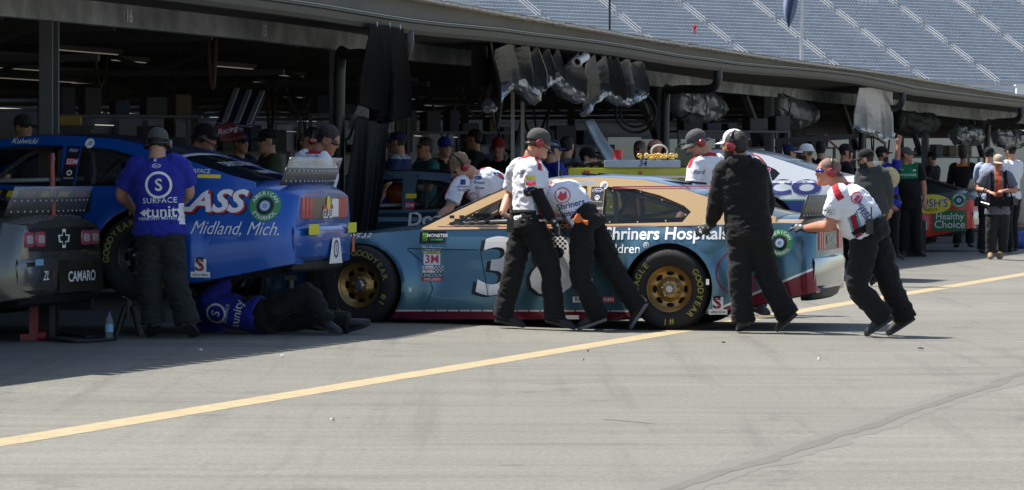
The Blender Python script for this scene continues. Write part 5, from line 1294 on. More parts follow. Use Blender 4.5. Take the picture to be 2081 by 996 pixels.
# --- the man bent against the car
person('crewman in white shirt bent forward against the teal car door, orange rag in pocket', 32.05, dict(head=(1092, 386, .22), neck=(1117, 389, .08), mid=(1158, 402, -.05), sa=(1112, 408, -.02), sb=(1138, 384, .24), ea=(1097, 446, .10), eb=(1126, 430, .40), wa=(1106, 462, .32), wb=(1118, 450, .58),
    pel=(1192, 455, -.06), ha=(1183, 474, -.15), hb=(1208, 470, .05), ka=(1180, 566, -.16), kb=(1256, 566, .0), aa=(1213, 641, -.1), ab=(1293, 627, .0), ta=(1172, 655, -.1), tb=(1270, 662, .05)),
    look=150, pitch=35, hair='brown', seed=3, fat=1.10, hem=-.02, sole=SOLE, **CREW, prints=back_print(1143, 397, -28, 1163, 424)[:2] + [(T('Shriners', .075, .014), NAVY, 1160, 416, 14), (T('Hospitals', .075, .014), NAVY, 1164, 432, 12)])
c = at(1180, 448, 31.78); mb = MB(); rings = []
for i in range(9):
    t = i / 8; rings.append([c + V(((t - .5) * .125, -.03 - .015 * math.sin(t * 9), 0)) + V((0, .018 * math.cos(a), (.034 * math.sin(math.pi * (.15 + .7 * t)) * (1 + .5 * math.sin(t * 7))) * math.sin(a) + .02 * math.sin(t * 5))) for a in [2 * math.pi * j / 10 for j in range(10)]])
mb.loft(rings); tag(mb.build('rag', ORANGE, smooth=50), 'bright orange rag stuffed in a back pocket', 'rag')
# --- hooded man
person('bare-headed crewman in black hooded top and red ear muffs, glove resting on the car', 31.45, dict(head=(1493, 297), neck=(1505, 330, .03), sa=(1470, 350, .05), sb=(1541, 347, -.02), ea=(1456, 415, .10), eb=(1558, 412, .12), wa=(1445, 457, .26), wb=(1546, 455, .36),
    pel=(1521, 463), ha=(1508, 476, .02), hb=(1535, 476, -.02), ka=(1504, 572, -.02), kb=(1563, 570, .03), aa=(1510, 656, .0), ab=(1597, 652, .02), ta=(1502, 666, .22), tb=(1575, 672, .14)),
    look=155, pitch=2, hair='dark', bald=False, headset=CUP, beard=True, skin=SKIN_T, shirt=BLACKC, sleeve='long', gloves='both', hood=True, seed=4, hem=-.05, curl=(12, 30), hand_d=((-.75, .25, -.45), None), hand_n=((-.2, .8, -.5), None), boom=False, fat=1.19, belt=False)
# --- man pushing the tail
person('balding crewman with red ear muffs leaning hard into the tail of the teal car', 30.75, dict(head=(1684, 349, .05), neck=(1712, 383, .04), mid=(1742, 424, -.02), sa=(1703, 398, -.16), sb=(1722, 394, .2), ea=(1686, 458, -.12), eb=(1698, 455, .42), wa=(1637, 464, .42), wb=(1650, 466, .95),
    pel=(1766, 474, .0), ha=(1757, 490, -.08), hb=(1781, 486, .09), ka=(1742, 585, -.14), kb=(1808, 574, .02), aa=(1791, 655, -.12), ab=(1836, 662, .08), ta=(1752, 680, -.14), tb=(1797, 686, .06)),
    look=188, pitch=-3, hair='buzz', buzz=True, skin=SKIN_R, headset=CUP, glasses=LENSB, gloves='both', seed=5, radio=(1767, 462, -.24), boom=False, belly=.04, fat=1.17, hem=-.04, sole=SOLED, hand_d=((-.9, .4, .12), (-.9, .4, .1)), hand_n=((-.2, .5, -.9), (-.2, .5, -.9)), curl=(28, 28), **CREW,
    prints=[(T('JDB', .055, .02), BLACK, 1680, 432, 5), (rect2d(.13, .055), pm('pale_grey_print', (.55, .55, .57), .8), 1680, 432, 5), (T('Ade', .05, .015, .2), RED, 1672, 440, 5), (rect2d(.07, .03), NAVY, 1675, 402, 60), (rect2d(.06, .035), RED, 1672, 414, 60)] + [(poly2d([circ(.05, 20), circ(.04, 20)]), RED, 1741, 402, -55), (rect2d(.03, .06), RED, 1742, 403, -40), (T('Shriners', .07, .012), NAVY, 1757, 424, -52), (T('Hosp', .07, .012), NAVY, 1757, 437, -50)])
# --- beyond the teal car
person('grey-capped crewman in white shirt looking down over the far side of the teal roof', 35.2, dict(head=(1417, 290), neck=(1439, 315, .02), sa=(1414, 336, -.12), sb=(1462, 332, .12), ea=(1402, 392, -.22), eb=(1468, 390, .0), wa=(1385, 430, -.4), wb=(1440, 430, -.3), pel=(1438, 440, .05), ha=(1428, 455), hb=(1448, 455), ka=(1428, 545), kb=(1450, 545), aa=(1430, 628), ab=(1452, 628), ta=(1405, 634, -.1), tb=(1428, 634, -.1)),
    look=200, pitch=28, hair='brown', cap=CAPG, headset=CUP, seed=6, voxel=.011, **CREW, prints=[(rect2d(.06, .035), NAVY, 1456, 350, 0), (rect2d(.06, .05), RED, 1457, 362, 0), (rect2d(.07, .03), NAVY, 1456, 374, 0), (T('Ford', .06, .005, .3), NAVY, 1420, 350, 0)])
person('white-capped crewman mostly hidden behind the hooded man', 35.6, dict(head=(1491, 290), neck=(1500, 318, .02), sa=(1462, 338, .05), sb=(1543, 336, .0), ea=(1462, 395, -.05), eb=(1560, 392, .0), wa=(1450, 440, -.3), wb=(1550, 440, -.3), pel=(1508, 440), ha=(1495, 455), hb=(1522, 455), ka=(1497, 545), kb=(1535, 548), aa=(1500, 622), ab=(1540, 627), ta=(1480, 632, -.05), tb=(1562, 634, -.2)),
    look=170, pitch=10, hair='dark', cap=WCAP, seed=7, voxel=.012, **CREW)
person('sandy-haired crewman with headset leaning over the windshield of the teal car', 35.1, dict(head=(934, 338, -.1), neck=(962, 356, .0), mid=(990, 390, .1), sa=(930, 380, -.18), sb=(1012, 364, .16), ea=(912, 424, -.24), eb=(1040, 410, .1), wa=(886, 446, -.3), wb=(1030, 440, -.3), pel=(1010, 445, .25), ha=(1000, 460, .2), hb=(1024, 458, .3), ka=(985, 550, .25), kb=(1030, 550, .35), aa=(990, 632, .3), ab=(1040, 630, .4), ta=(965, 640, .2), tb=(1015, 640, .3)),
    look=205, pitch=38, roll=-8, hair='blond', headset=CUP, seed=8, voxel=.010, fat=1.08, gloves='a', **CREW, prints=[(poly2d([[(.035*math.cos(t), .018*math.sin(t)) for t in [i*2*math.pi/24 for i in range(24)]]]), NAVY, 972, 361, 0), (T('Ford', .026, .002, .3), WHITE, 972, 361, 0), (T('Front', .045, .008), BLACK, 974, 371, 0), (T('Row', .045, .008), BLACK, 975, 382, 0), (T('Shriners', .035, .003), NAVY, 942, 379, 0), (T('Hospital', .035, .003), NAVY, 943, 386, 0), (poly2d([circ(.05, 24), circ(.042, 24)]), RED, 962, 402, 0), (rect2d(.05, .05), NAVY, 941, 370, 0), (rect2d(.05, .035), NAVY, 1008, 352, -35), (rect2d(.05, .035), RED, 1017, 357, -35), (rect2d(.05, .035), NAVY, 1026, 362, -35)])
# --- around the blue car
BZ = lambda t, rr, ff, ds, da, db: 1 if rr > .165 and .05 < t < .36 and min(da, db) > .2 else 0
person('man in royal blue polo with his back turned, working at the raised blue car', 29.55, dict(head=(321, 292), neck=(320, 325, -.02), sa=(274, 340, .0), sb=(366, 336, .0), ea=(246, 395, .10), eb=(384, 390, .10), wa=(270, 425, .32), wb=(362, 420, .32), pel=(325, 464), ha=(309, 480), hb=(343, 480), ka=(303, 573, -.02), kb=(357, 573, -.02), aa=(311, 664, .0), ab=(379, 664, -.02), ta=(304, 682, .2), tb=(394, 682, .17)),
    look=80, pitch=14, hair='dark', cap=CAPG, headset=CUPB, shirt=BLUEC, mat_extra=(WHITEC,), zones=BZ, trousers=CHAR, seed=9, hem=-.10, fat=1.18, belt=False, prints=[(poly2d([circ(.108, 36), circ(.088, 36)]), WHITE, 321, 376, 2), (T('S', .135, .02), WHITE, 321, 377, 2), (T('SURFACE', .062, .006, space=1.1), WHITE, 323, 408, 2), (T('tunity', .13, .014), WHITE, 333, 431, 2), (poly2d([[(-.04, 0), (0, .03), (.01, .01), (.04, .0), (.01, -.01), (0, -.03)]]), WHITE, 292, 433, 2), (T('HEAR ANY MUTED TV', .036, .006), WHITE, 325, 444, 2), (poly2d([[(.035*math.cos(t), .018*math.sin(t)) for t in [i*2*math.pi/24 for i in range(24)]], [(.031*math.cos(t), .015*math.sin(t)) for t in [i*2*math.pi/24 for i in range(24)]]]), WHITE, 316, 337, 0), (T('Ford', .03, 0, .3), WHITE, 316, 337, 0), (T('x', .05, .012), WHITE, 313, 324, 0)])
person('short-haired man in sunglasses and white shirt behind the spoiler of the blue car', 32.6, dict(head=(668, 284), neck=(645, 312, .02), sa=(614, 326, .08), sb=(660, 330, -.12), ea=(604, 385, .1), eb=(664, 390, -.15), wa=(630, 430, -.1), wb=(690, 420, -.25), pel=(640, 440), ha=(628, 455), hb=(652, 455), ka=(640, 550), kb=(660, 552), aa=(642, 640), ab=(664, 642), ta=(668, 652), tb=(694, 654)),
    look=-25, pitch=25, hair='dark', skin=SKIN_T, glasses=LENS, seed=10, voxel=.010, fat=1.1, **CREW)
person('man with black cap and headset behind the rear window of the blue car', 33.2, dict(head=(416, 279), neck=(400, 308, .02), sa=(368, 325, .1), sb=(432, 326, -.1), ea=(364, 385, .1), eb=(440, 385, -.2), wa=(390, 420, -.1), wb=(462, 400, -.2), pel=(402, 440), ha=(390, 455), hb=(414, 455), ka=(390, 545), kb=(414, 545), aa=(390, 630), ab=(414, 630), ta=(414, 640), tb=(440, 640)),
    look=-8, pitch=12, hair='brown', skin=SKIN_R, cap=BLACKC, headset=CUPB, shirt=BLACKC, glasses=LENS, seed=11, voxel=.012)
# man lying under the blue car: torso in blue, legs out to the right
person('man in blue shirt and black trousers lying on the ground under the blue car', 30.2, dict(head=(372, 612, .5), neck=(410, 618, .35), sa=(426, 606, .15), sb=(430, 644, .5), ea=(455, 580, .2), eb=(440, 668, .6), wa=(430, 562, .3), wb=(400, 664, .7), pel=(528, 640, .1), ha=(545, 634, .0), hb=(546, 648, .22), ka=(628, 596, .0), kb=(632, 648, .28), aa=(655, 652, -.05), ab=(700, 662, .25), ta=(700, 667, -.15), tb=(742, 650, .2)),
    look=170, pitch=0, hair='dark', shirt=BLUEC, seed=12, sleeve='long', voxel=.010, fat=1.1, hem=-.08, prints=[(poly2d([circ(.085, 30), circ(.068, 30)]), WHITE, 433, 640, 75), (T('S', .10, .015), WHITE, 433, 640, 75), (T('tunity', .10, .01), WHITE, 478, 640, 78), (T('SURFACE', .04, .005), WHITE, 455, 640, 78)])
# --- in and before the far bays
person('bearded man in black hooded top and black cap seen from behind the pusher', 44.8, dict(head=(1760, 324), neck=(1769, 343, .02), sa=(1750, 356, .04), sb=(1797, 356, -.04), ea=(1744, 390, .05), eb=(1806, 392, 0), wa=(1742, 420, .2), wb=(1806, 424, .2), pel=(1775, 423), ha=(1767, 433), hb=(1785, 433), ka=(1766, 485), kb=(1786, 485), aa=(1766, 560), ab=(1788, 560), ta=(1750, 570), tb=(1776, 570)),
    look=165, pitch=10, hair='dark', cap=BLACKC, beard=True, shirt=DGREY, sleeve='long', hood=True, seed=13, voxel=.013, fat=1.05)
person('waving man in blue shirt with one arm raised and dark cap', 57.0, dict(head=(1793, 314), neck=(1797, 333, .02), sa=(1778, 341, .05), sb=(1821, 340, -.05), ea=(1776, 385, .0), eb=(1824, 318, -.1), wa=(1812, 418, -.2), wb=(1826, 295, -.1), pel=(1806, 410), ha=(1798, 420), hb=(1816, 420), ka=(1798, 472), kb=(1816, 472), aa=(1798, 520), ab=(1816, 520), ta=(1812, 526), tb=(1832, 526)),
    look=15, pitch=-4, hair='dark', cap=BLACKC, beard=True, shirt=BLUEC, seed=14, voxel=.013, skin=SKIN_R, hand_d=(None, (.15, 0, 1)), hand_n=((0, -1, 0), (.2, -1, .1)), curl=(30, 8))
c = at(1808, 361, 56.2); mb = MB(); mb.lathe([(.001, .10), (.06, .10), (.085, .07), (.095, .01), (.155, -.01), (.165, -.005), (.10, .018), (.001, .02)], c, (.25, -1, .12), 32); tag(mb.build('straw_hat', pm('pale_straw', (.58, .48, .24), .8, 0, .25, 30, .4, 120), smooth=50), 'pale straw hat hanging on the back of the waving man', 'hat')
GZ = lambda t, rr, ff, ds, da, db: 1 if (t > .62 and abs(rr) < .145 and ff > -.02) else 0
person('man in black shirt with green yoke and grey cap looking to the right', 59.5, dict(head=(1842, 315), neck=(1843, 334, .02), sa=(1822, 341, .03), sb=(1868, 341, -.03), ea=(1816, 376, .05), eb=(1877, 377, -.04), wa=(1824, 405, -.12), wb=(1879, 408, -.1), pel=(1848, 412), ha=(1838, 420), hb=(1859, 420), ka=(1838, 470), kb=(1862, 470), aa=(1836, 513), ab=(1864, 513), ta=(1836, 520, -.15), tb=(1878, 519, -.1)),
    look=-18, pitch=-2, hair='brown', cap=CAPG, shirt=BLACKC, mat_extra=(GREENC,), zones=GZ, seed=15, voxel=.013, fat=1.12, belly=.03, skin=SKIN_R, prints=[(T('INTERSTATE', .05, .008, .1), WHITE, 1845, 356, 0), (T('TRD', .03, .002), WHITE, 1835, 345, 0), (rect2d(.05, .02), WHITE, 1860, 346, 0)])
PZ = lambda t, rr, ff, ds, da, db: 1 if (abs(abs(rr) - .10) < .028 and t > .3 and ff > 0) else (2 if abs(rr) < .05 and ff > .03 and t > .2 else 0)
person('photographer in grey polo and pale cap walking with cameras slung from a harness', 58.6, dict(head=(2029, 330), neck=(2027, 348, .03), sa=(2003, 358, 0), sb=(2051, 359, 0), ea=(1988, 384, .0), eb=(2064, 387, .0), wa=(2012, 391, -.22), wb=(2041, 388, -.22), pel=(2027, 425), ha=(2018, 434), hb=(2038, 434), ka=(2014, 478, -.04), kb=(2039, 477, .02), aa=(2014, 518, .0), ab=(2036, 514, .1), ta=(2012, 526, -.2), tb=(2030, 528, -.1)),
    look=-80, pitch=14, hair='grey', cap=KHAKI, skin=SKIN_R, shirt=GREYC, mat_extra=(BLACKC, cloth('orange_bib', (.42, .08, .03), .5)), zones=PZ, trousers=CHAR, shoes=pm('tan_boot', (.26, .17, .08), .7, 0, .2), sole=SOLE, seed=16, voxel=.012, fat=1.08, curl=(55, 55))
PR = [o for o in bpy.data.objects if 'photographer' in str(o.get('label', ''))][0]
def camera_thing(px, py, dz, rot, label):
    c = at(px, py, 58.6 + dz); o = thing('camera', label, 'camera', c, R(rot)); mb = MB(); mb.box((0, 0, 0), (.15, .08, .11)); mb.box((0, 0, .07), (.06, .07, .04)); mb.box((.06, -.02, 0), (.035, .10, .11)); mb.build('camera_body', CUPB, o)
    mb = MB(); mb.lathe([(.001, 0), (.04, 0), (.042, .08), (.055, .16), (.058, .22), (.05, .22), (.001, .2)], (0, -.03, 0), (-.3, -1, -.3), 20); mb.build('lens', CUPB, o, 40)
    q = at(2012 if px < 2030 else 2043, 352, 58.45) - c; q.rotate(Matrix.Rotation(-R(rot), 3, 'Z')); mb = MB(); mb.tube([(0, 0, .05), q * .5 + V((0, 0, -.02)), q], .012, 6); mb.build('strap', BLACKC, o)
camera_thing(1988, 412, -.2, 60, 'black camera with long lens hanging at the photographer hip at left')
camera_thing(2058, 410, -.15, -50, 'black camera hanging at the photographer hip at right')
c = at(2033, 411, 58.25); mb = MB()
for dx in (-.13, -.02, .10): mb.box(c + V((dx, 0, 0)), (.11, .08, .14)); mb.box(c + V((dx, -.045, .03)), (.10, .015, .06))
mb.bar(c + V((-.22, .03, .06)), c + V((.2, .03, .06)), .04, .05); tag(mb.build('pouch_belt', BLACKC), 'black belt of pouches around the photographer waist', 'belt pouches')
def extra(label, px, fy=None, Z=None, ht=1.76, face=-90, **kw):
    Zt, J = stand_pose(px, fy, Z, ht, face, kw.pop('lean', 0), kw.pop('step', .05), kw.pop('arms', ((12, 8, 20), (12, 8, 20)))); kw.setdefault('look', face); kw.setdefault('voxel', .0145)
    kw.setdefault('boom', False); return person(label, Zt, J, seed=px % 17, **kw)
AB = ((20, 10, 80), (20, 10, 80))
extra('person in white racing shirt and black cap behind the photographer', 2056, Z=63, ht=1.84, face=130, shirt=WHITEC, cap=BLACKC, hair='dark', arms=AB)
extra('person in pale blue shirt and black cap half hidden by the photographer', 2010, Z=62, ht=1.78, face=60, shirt=LBLUEC, cap=BLACKC, hair='dark')
extra('person in black team uniform with orange collar behind the far red car', 1958, Z=67.5, ht=1.80, face=80, shirt=BLACKC, mat_extra=(cloth('orange_collar', (.55, .12, .03)),), zones=lambda t, rr, ff, ds, da, db: 1 if t > .93 and abs(rr) < .12 else 0, sleeve='long', hair='dark', skin=SKIN_T, arms=AB)
extra('person in blue and white cap and white shirt behind the white car', 1641, Z=51.5, ht=1.73, face=170, shirt=WHITEC, cap=WCAP, hair='brown', beard=True, skin=SKIN_T)
extra('person in dark cap and black shirt left of the silvery hanging tarp', 1716, Z=54.5, ht=1.76, face=10, shirt=BLACKC, cap=BLACKC, hair='dark', skin=SKIN_R)
extra('dark-haired person in black deep in the bay behind the white car', 1668, Z=58, ht=1.84, face=100, shirt=BLACKC, hair='dark', sleeve='long')
extra('bald man in dark shirt looking down beside the yellow tool chest', 1350, Z=46, ht=1.76, face=200, shirt=NAVYC, hair='brown', bald=True, skin=SKIN_R, lean=12, arms=AB)
extra('man in navy shirt with pale collar inside the dark bay behind the slate car', 812, Z=43, ht=1.80, face=160, shirt=NAVYC, mat_extra=(LBLUEC,), zones=lambda t, rr, ff, ds, da, db: 1 if t > .96 else 0, cap=NAVYC, hair='dark')
extra('man in teal shirt inside the dark bay, left of the leaning crewman', 866, Z=44, ht=1.74, face=210, shirt=TEALS, hair='brown', skin=SKIN_R, arms=AB)
extra('man in dark shirt and blue cap inside the dark bay', 902, Z=45, ht=1.76, face=-60, shirt=BLACKC, cap=BLUEC, hair='dark')
extra('man in red cap standing deep in the middle bay', 1013, Z=46, ht=1.76, face=-100, shirt=BLACKC, cap=REDCAP, hair='dark', skin=SKIN_R)
extra('man in grey shirt seen from behind in the middle bay', 1152, Z=46, ht=1.78, face=60, shirt=GREYC, hair='dark')
extra('man in blue shirt beyond the walking capped crewman', 1120, Z=43, ht=1.70, face=30, shirt=BLUEC, cap=NAVYC, hair='dark')
extra('man in olive shirt and dark cap beyond the tail of the blue car', 548, Z=37.5, ht=1.76, face=200, shirt=OLIVEC, cap=BLACKC, hair='dark', sleeve='long')
extra('man in navy with red ear muffs behind the sunglasses man', 636, Z=36.5, ht=1.76, face=190, shirt=NAVYC, headset=CUP, hair='dark', skin=SKIN_R)
extra('man in dark clothes and badge cap at the far left beyond the blue roof', 44, Z=35.5, ht=1.88, face=-40, shirt=BLACKC, cap=DGREY, hair='dark')
extra('spectator in red top standing alone in the empty grandstand', 1412, Z=498, ht=1.76, face=-90, shirt=REDC, trousers=cloth('pink_trousers', (.4, .2, .2)), hair='dark', voxel=.02) if False else None
extra('man in dark blue cap deep in the bay beyond the blue car', 486, Z=41, ht=1.78, face=-40, shirt=NAVYC, cap=NAVYC, hair='dark', arms=AB)
extra('man in grey shirt leaning forward in the dark bay beyond the blue spoiler', 592, Z=42, ht=1.74, face=10, shirt=DGREY, hair='brown', lean=18, arms=AB)
extra('man in royal blue shirt in the dark bay beside the black curtain', 770, Z=45, ht=1.72, face=40, shirt=BLUEC, hair='brown', skin=SKIN_R)
extra('tall man in black with bare head in the middle bay left of the poles', 966, Z=48, ht=1.90, face=170, shirt=BLACKC, hair='dark', sleeve='long')
extra('man in teal shirt and black cap crouched lower behind the capped walker', 1178, Z=44, ht=1.62, face=-20, shirt=TEALS, cap=BLACKC, hair='dark', lean=10)
extra('man in black cap behind the propped grey hood panel', 1236, Z=49, ht=1.70, face=190, shirt=DGREY, cap=BLACKC, hair='dark')
extra('dark-shirted man with grey hair behind the yellow tool chest', 1300, Z=52, ht=1.78, face=-120, shirt=BLACKC, hair='grey', skin=SKIN_R)
extra('man in navy cap beyond the white car rear window', 1602, Z=56, ht=1.76, face=20, shirt=NAVYC, cap=NAVYC, hair='dark')
extra('man in black shirt half hidden by the far post at right', 1896, Z=71, ht=1.76, face=150, shirt=BLACKC, cap=BLACKC, hair='dark')
# tiny figure in the stand, on its row
q = spt(-5.1, 3) + SL; Zs = q.y
Zt, J = stand_pose(1412, None, Zs, 1.8, -120); dy = (76 - (HY + (H) * F / Zs)); J = {n: (a - 0, b + dy, c_) for n, (a, b, c_) in J.items()}
sp_ = person('lone spectator in a red top standing among the empty grandstand seats', Zs, J, look=-120, shirt=REDC, trousers=cloth('pink_trousers', (.4, .2, .2)), hair='dark', voxel=.02, seed=3)
dz_ = at(1412, 76, Zs).z; sp_shift = dz_ - 0
for ch in sp_.children: ch.location.z -= dz_
sp_.location.z = dz_
# ============================================================ tool chest and clutter
def rbox(mb, c, size, bev=.008, rot=None, mi=0):
    b = MB(); b.box((0, 0, 0), size); me = b.mesh('t'); bm = bmesh.new(); bm.from_mesh(me); bmesh.ops.recalc_face_normals(bm, faces=bm.faces); bmesh.ops.bevel(bm, geom=bm.edges[:], offset=bev, segments=2, affect='EDGES')
    c = V(c); vs = [c + (rot @ v.co if rot else v.co) for v in bm.verts]; bm.verts.index_update(); mb.add(vs, [[v.index for v in f.verts] for f in bm.faces], mi); bm.free(); bpy.data.meshes.remove(me)
RZ = lambda a: Matrix.Rotation(R(a), 3, 'Z')
CHEST = pm('yellow_green_enamel', (.52, .50, .02), .35, 0, .1, 3, coat=.4)
p0, p1 = at(1155, 341, 38.8), at(1425, 341, 38.8); w_ = (p1 - p0).length; cz = .04; top = p0.z; base = V(((p0.x + p1.x) / 2, 39.15, cz))
ch = thing('tool_chest', 'long yellow-green rolling tool chest with steel trim behind the teal roof', 'tool chest', base)
mb = MB(); rbox(mb, (0, 0, (top - cz) / 2 + .06), (w_, .62, top - cz - .12), .012); mb.build('cabinet', CHEST, ch)
STL = pm('brushed_trim', (.5, .5, .48), .3, .8, .1)
for r_ in range(4):
    for cx_ in (-.33, .33):
        z = top - cz - .10 - r_ * .19; mb = MB(); rbox(mb, (cx_ * w_ * .72, -.315, z - .06), (w_ * .44, .02, .16), .006); d_ = mb.build('drawer', CHEST, ch); mb = MB(); mb.bar((cx_ * w_ * .72 - w_ * .2, -.34, z + .005), (cx_ * w_ * .72 + w_ * .2, -.34, z + .005), .03, .022); mb.build('handle', STL, d_)
for x in (-1, 1):
    for y in (-1, 1):
        mb = MB(); mb.lathe([(.001, -.02), (.05, -.02), (.06, 0), (.05, .02), (.001, .02)], (x * w_ * .44, y * .24, .06), (0, 1, 0), 18); mb.box((x * w_ * .44, y * .24, .10), (.06, .06, .05)); mb.build('caster', BLACK, ch, 40)
mb = MB()
for (u, r_) in ((-.66, .035), (.08, .02)): mb.add([V((u * w_ * .5 * 1.1 + x * r_ / .5, -.3265, top - cz - .055 + z * r_ / .5)) for x, z in ((0, -.5), (.5, 0), (.42, .35), (.2, .4), (0, .25), (-.2, .4), (-.42, .35), (-.5, 0))], [tuple(range(8))])
mb.build('heart_sticker', RED, ch, fix=False)
mb = MB(); drape(mb, text2d('CORE', .08, .006), lambda u, v: V((w_ * .40 + u, -.3268, top - cz - .14 + v)), 9); mb.build('chest_lettering', BLACK, ch)
tz = top + .0
def ontop(px, dy=0): q = at(px, 341, 38.9 + dy); return V((q.x, q.y, tz))
mb = MB(); c = ontop(1305); rbox(mb, c + V((0, 0, .042)), (.80, .22, .08), .006); o = mb.build('parts_tray', pm('pale_blue_tray', (.42, .46, .52), .5)); tag(o, 'long pale blue parts tray marked 34 on top of the yellow chest', 'tray')
mb = MB(); drape(mb, text2d('34', .09, .012, .2), lambda u, v: c + V((.0 + u, -.1125, .042 + v)), 9); mb.build('tray_number', NAVY, o)
c = ontop(1256); mb = MB(); mb.lathe([(.001, 0), (.04, 0), (.055, .10), (.058, .105), (.052, .10), (.038, .006), (.001, .006)], c + V((0, -.05, .083)), (0, 0, 1), 24); tag(mb.build('cup', RED, smooth=40), 'red plastic cup standing on the tray of the yellow chest', 'cup')
c = ontop(1385, .25); mb = MB(); rbox(mb, c + V((.05, 0, .11)), (.26, .3, .21), .01); o = mb.build('equipment_case', pm('dark_green_case', (.05, .06, .045), .6)); tag(o, 'square dark green case on the right end of the yellow chest', 'case')
mb = MB(); mb.tube([c + V((-.02, 0, .215)), c + V((-.02, 0, .25)), c + V((.12, 0, .25)), c + V((.12, 0, .215))], .01, 8, smooth=3); mb.build('handle', BLACK, o)
c = ontop(1338, -.05); mb = MB()
for i in range(26):
    q = c + V((.12 * math.cos(i * .9) + (i - 13) * .009, .05 * math.sin(i * 1.3), .10 + .035 * abs(math.sin(i * .7)))); a = i * 1.1
    mb.tube([q + V((.024 * math.cos(t) * math.cos(a), .024 * math.cos(t) * math.sin(a), .016 * math.sin(t))) for t in [j * 2 * math.pi / 10 for j in range(11)]], .0065, 6)
tag(mb.build('chain', pm('yellow_chain', (.75, .52, .10), .35, .3)), 'coiled bright yellow chain heaped on the yellow chest', 'chain')
c = ontop(1340, -.02); mb = MB(); mb.tube([c + V((.085 * math.cos(t), 0, .17 + .07 * math.sin(t))) for t in [j * 2 * math.pi / 24 for j in range(25)]], .009, 8); tag(mb.build('cable_loop', pm('pale_cable', (.6, .6, .55), .4)), 'pale cable loop standing up from the yellow chain', 'cable')
c = ontop(1200); mb = MB()
for i in range(7): q = c + V(((i - 3) * .09, .05 * (i % 2), .02)); mb.tube([q, q + V((.10, .03, .03)), q + V((.2, -.02, .0 + .02 * (i % 3)))], .022, 8, smooth=3)
tag(mb.build('cover_cloth', BLACKC, smooth=True), 'black cloth bunched on the left end of the yellow chest', 'cloth')
# a hood panel held up in the middle bay, and a dark hood standing at the left bay
def panel(quad, th, label, name, mat, cat, ribs_=0):
    P = [at(x, y, Z) for x, y, Z in quad]; n = (P[1] - P[0]).cross(P[3] - P[0]).normalized(); mb = MB(); rows = []
    for j in range(9):
        v = j / 8; row = []
        for i in range(9):
            u = i / 8; p = P[0].lerp(P[1], u).lerp(P[3].lerp(P[2], u), v); row.append(p + n * (.06 * (1 - (2 * u - 1) ** 2) * (1 - (2 * v - 1) ** 2)))
        rows.append(row)
    mb.sheet(rows); o = mb.build(name, mat, smooth=True); solid(o, th); tag(o, label, cat)
    if ribs_:
        mb = MB()
        for i in range(ribs_): u = (i + .5) / ribs_; mb.bar(P[0].lerp(P[1], u) - n * th * 2, P[3].lerp(P[2], u) - n * th * 2, .05, .02)
        mb.build('stiffener', CAGE, o)
    return o
panel([(1186, 250, 43.5), (1204, 246, 43.7), (1268, 338, 42.8), (1236, 340, 42.6)], .03, 'pale grey hood panel propped up steeply in the middle bay', 'hood_panel', pm('pale_panel', (.30, .32, .31), .45, 0, .2, 3), 'hood', 0)
panel([(462, 188, 37.6), (540, 196, 38), (512, 262, 37.2), (438, 254, 36.9)], .03, 'dark blue hood panel standing open beyond the blue car', 'hood_panel', pm('dark_blue_panel', (.012, .02, .06), .35, 0, .3, 3), 'hood', 3)
o = panel([(436, 256, 33.0), (476, 250, 33.05), (500, 280, 32.6), (446, 288, 32.6)], .01, 'dark red board with pale script held behind the blue car', 'sign_board', pm('dark_red_board', (.15, .025, .02), .5, 0, .2, 4), 'sign')
P = [at(440, 284, 32.55), at(494, 270, 32.55)]; mb = MB()
uu = (P[1] - P[0]).normalized(); vv = V((-uu.z, 0, uu.x)); drape(mb, text2d('Racing', .07, -.002, .4), lambda x, y: P[0] + uu * (x + .11) + vv * (y + .055), 9); mb.build('board_lettering', pm('grey_vinyl', (.33, .34, .35), .5), o)
# hose ring hung in the bay, wheels and frames behind
c = at(1292, 228, 47.5); mb = MB(); mb.tube([c + V((.26 * math.cos(t), .05 * math.sin(t * 3), .26 * math.sin(t))) for t in [j * 2 * math.pi / 40 for j in range(41)]], .018, 10); mb.tube([c + V((.2 * math.cos(t), .06 + .03 * math.sin(t * 2), .19 * math.sin(t))) for t in [j * 2 * math.pi / 40 for j in range(41)]], .014, 10); mb.bar(c + V((0, 0, .25)), c + V((0, 0, .55)), .02)
tag(mb.build('hose_coil', RUBBER, smooth=True), 'black coiled hose hanging in the bay above the yellow chest', 'hose')
def rack(px, Z, w_, h_, n, label, k):
    q = at(px, HY, Z); o = thing('shelf_rack', label, 'rack', V((q.x, q.y, .04)), R(20)); mb = MB(); rr = random.Random(k)
    for x in (-w_/2, w_/2):
        for y in (-.22, .22): mb.bar((x, y, 0), (x, y, h_), .04)
    for i in range(n + 1): mb.box((0, 0, .1 + (h_ - .12) * i / n), (w_, .48, .03))
    mb.build('frame', STEEL, o)
    for i in range(n + 1):
        x = -w_/2 + .12
        while x < w_/2 - .1:
            bw, bh = rr.uniform(.12, .32), rr.uniform(.10, .32); mb = MB(); rbox(mb, (x + bw/2, rr.uniform(-.06, .03), .116 + (h_ - .12) * i / n + bh / 2), (bw, .3, bh), .01)
            tag(mb.build('storage_box', pm('box_%d' % rr.randrange(6), [(.05, .05, .05), (.03, .035, .04), (.09, .085, .08), (.10, .07, .02), (.02, .03, .07), (.06, .015, .012)][rr.randrange(6)], .6), o), None, None); x += bw + rr.uniform(.02, .2)
    return o
rack(245, 39, 1.6, 1.95, 3, 'crowded steel shelf rack deep in the dark bay at the left', 1)
rack(420, 44, 1.9, 1.6, 3, 'wide low rack of parts in the dark bay behind the blue roof', 5)
rack(720, 47, 1.3, 2.1, 4, 'tall narrow rack in the dark bay beside the black curtain', 6)
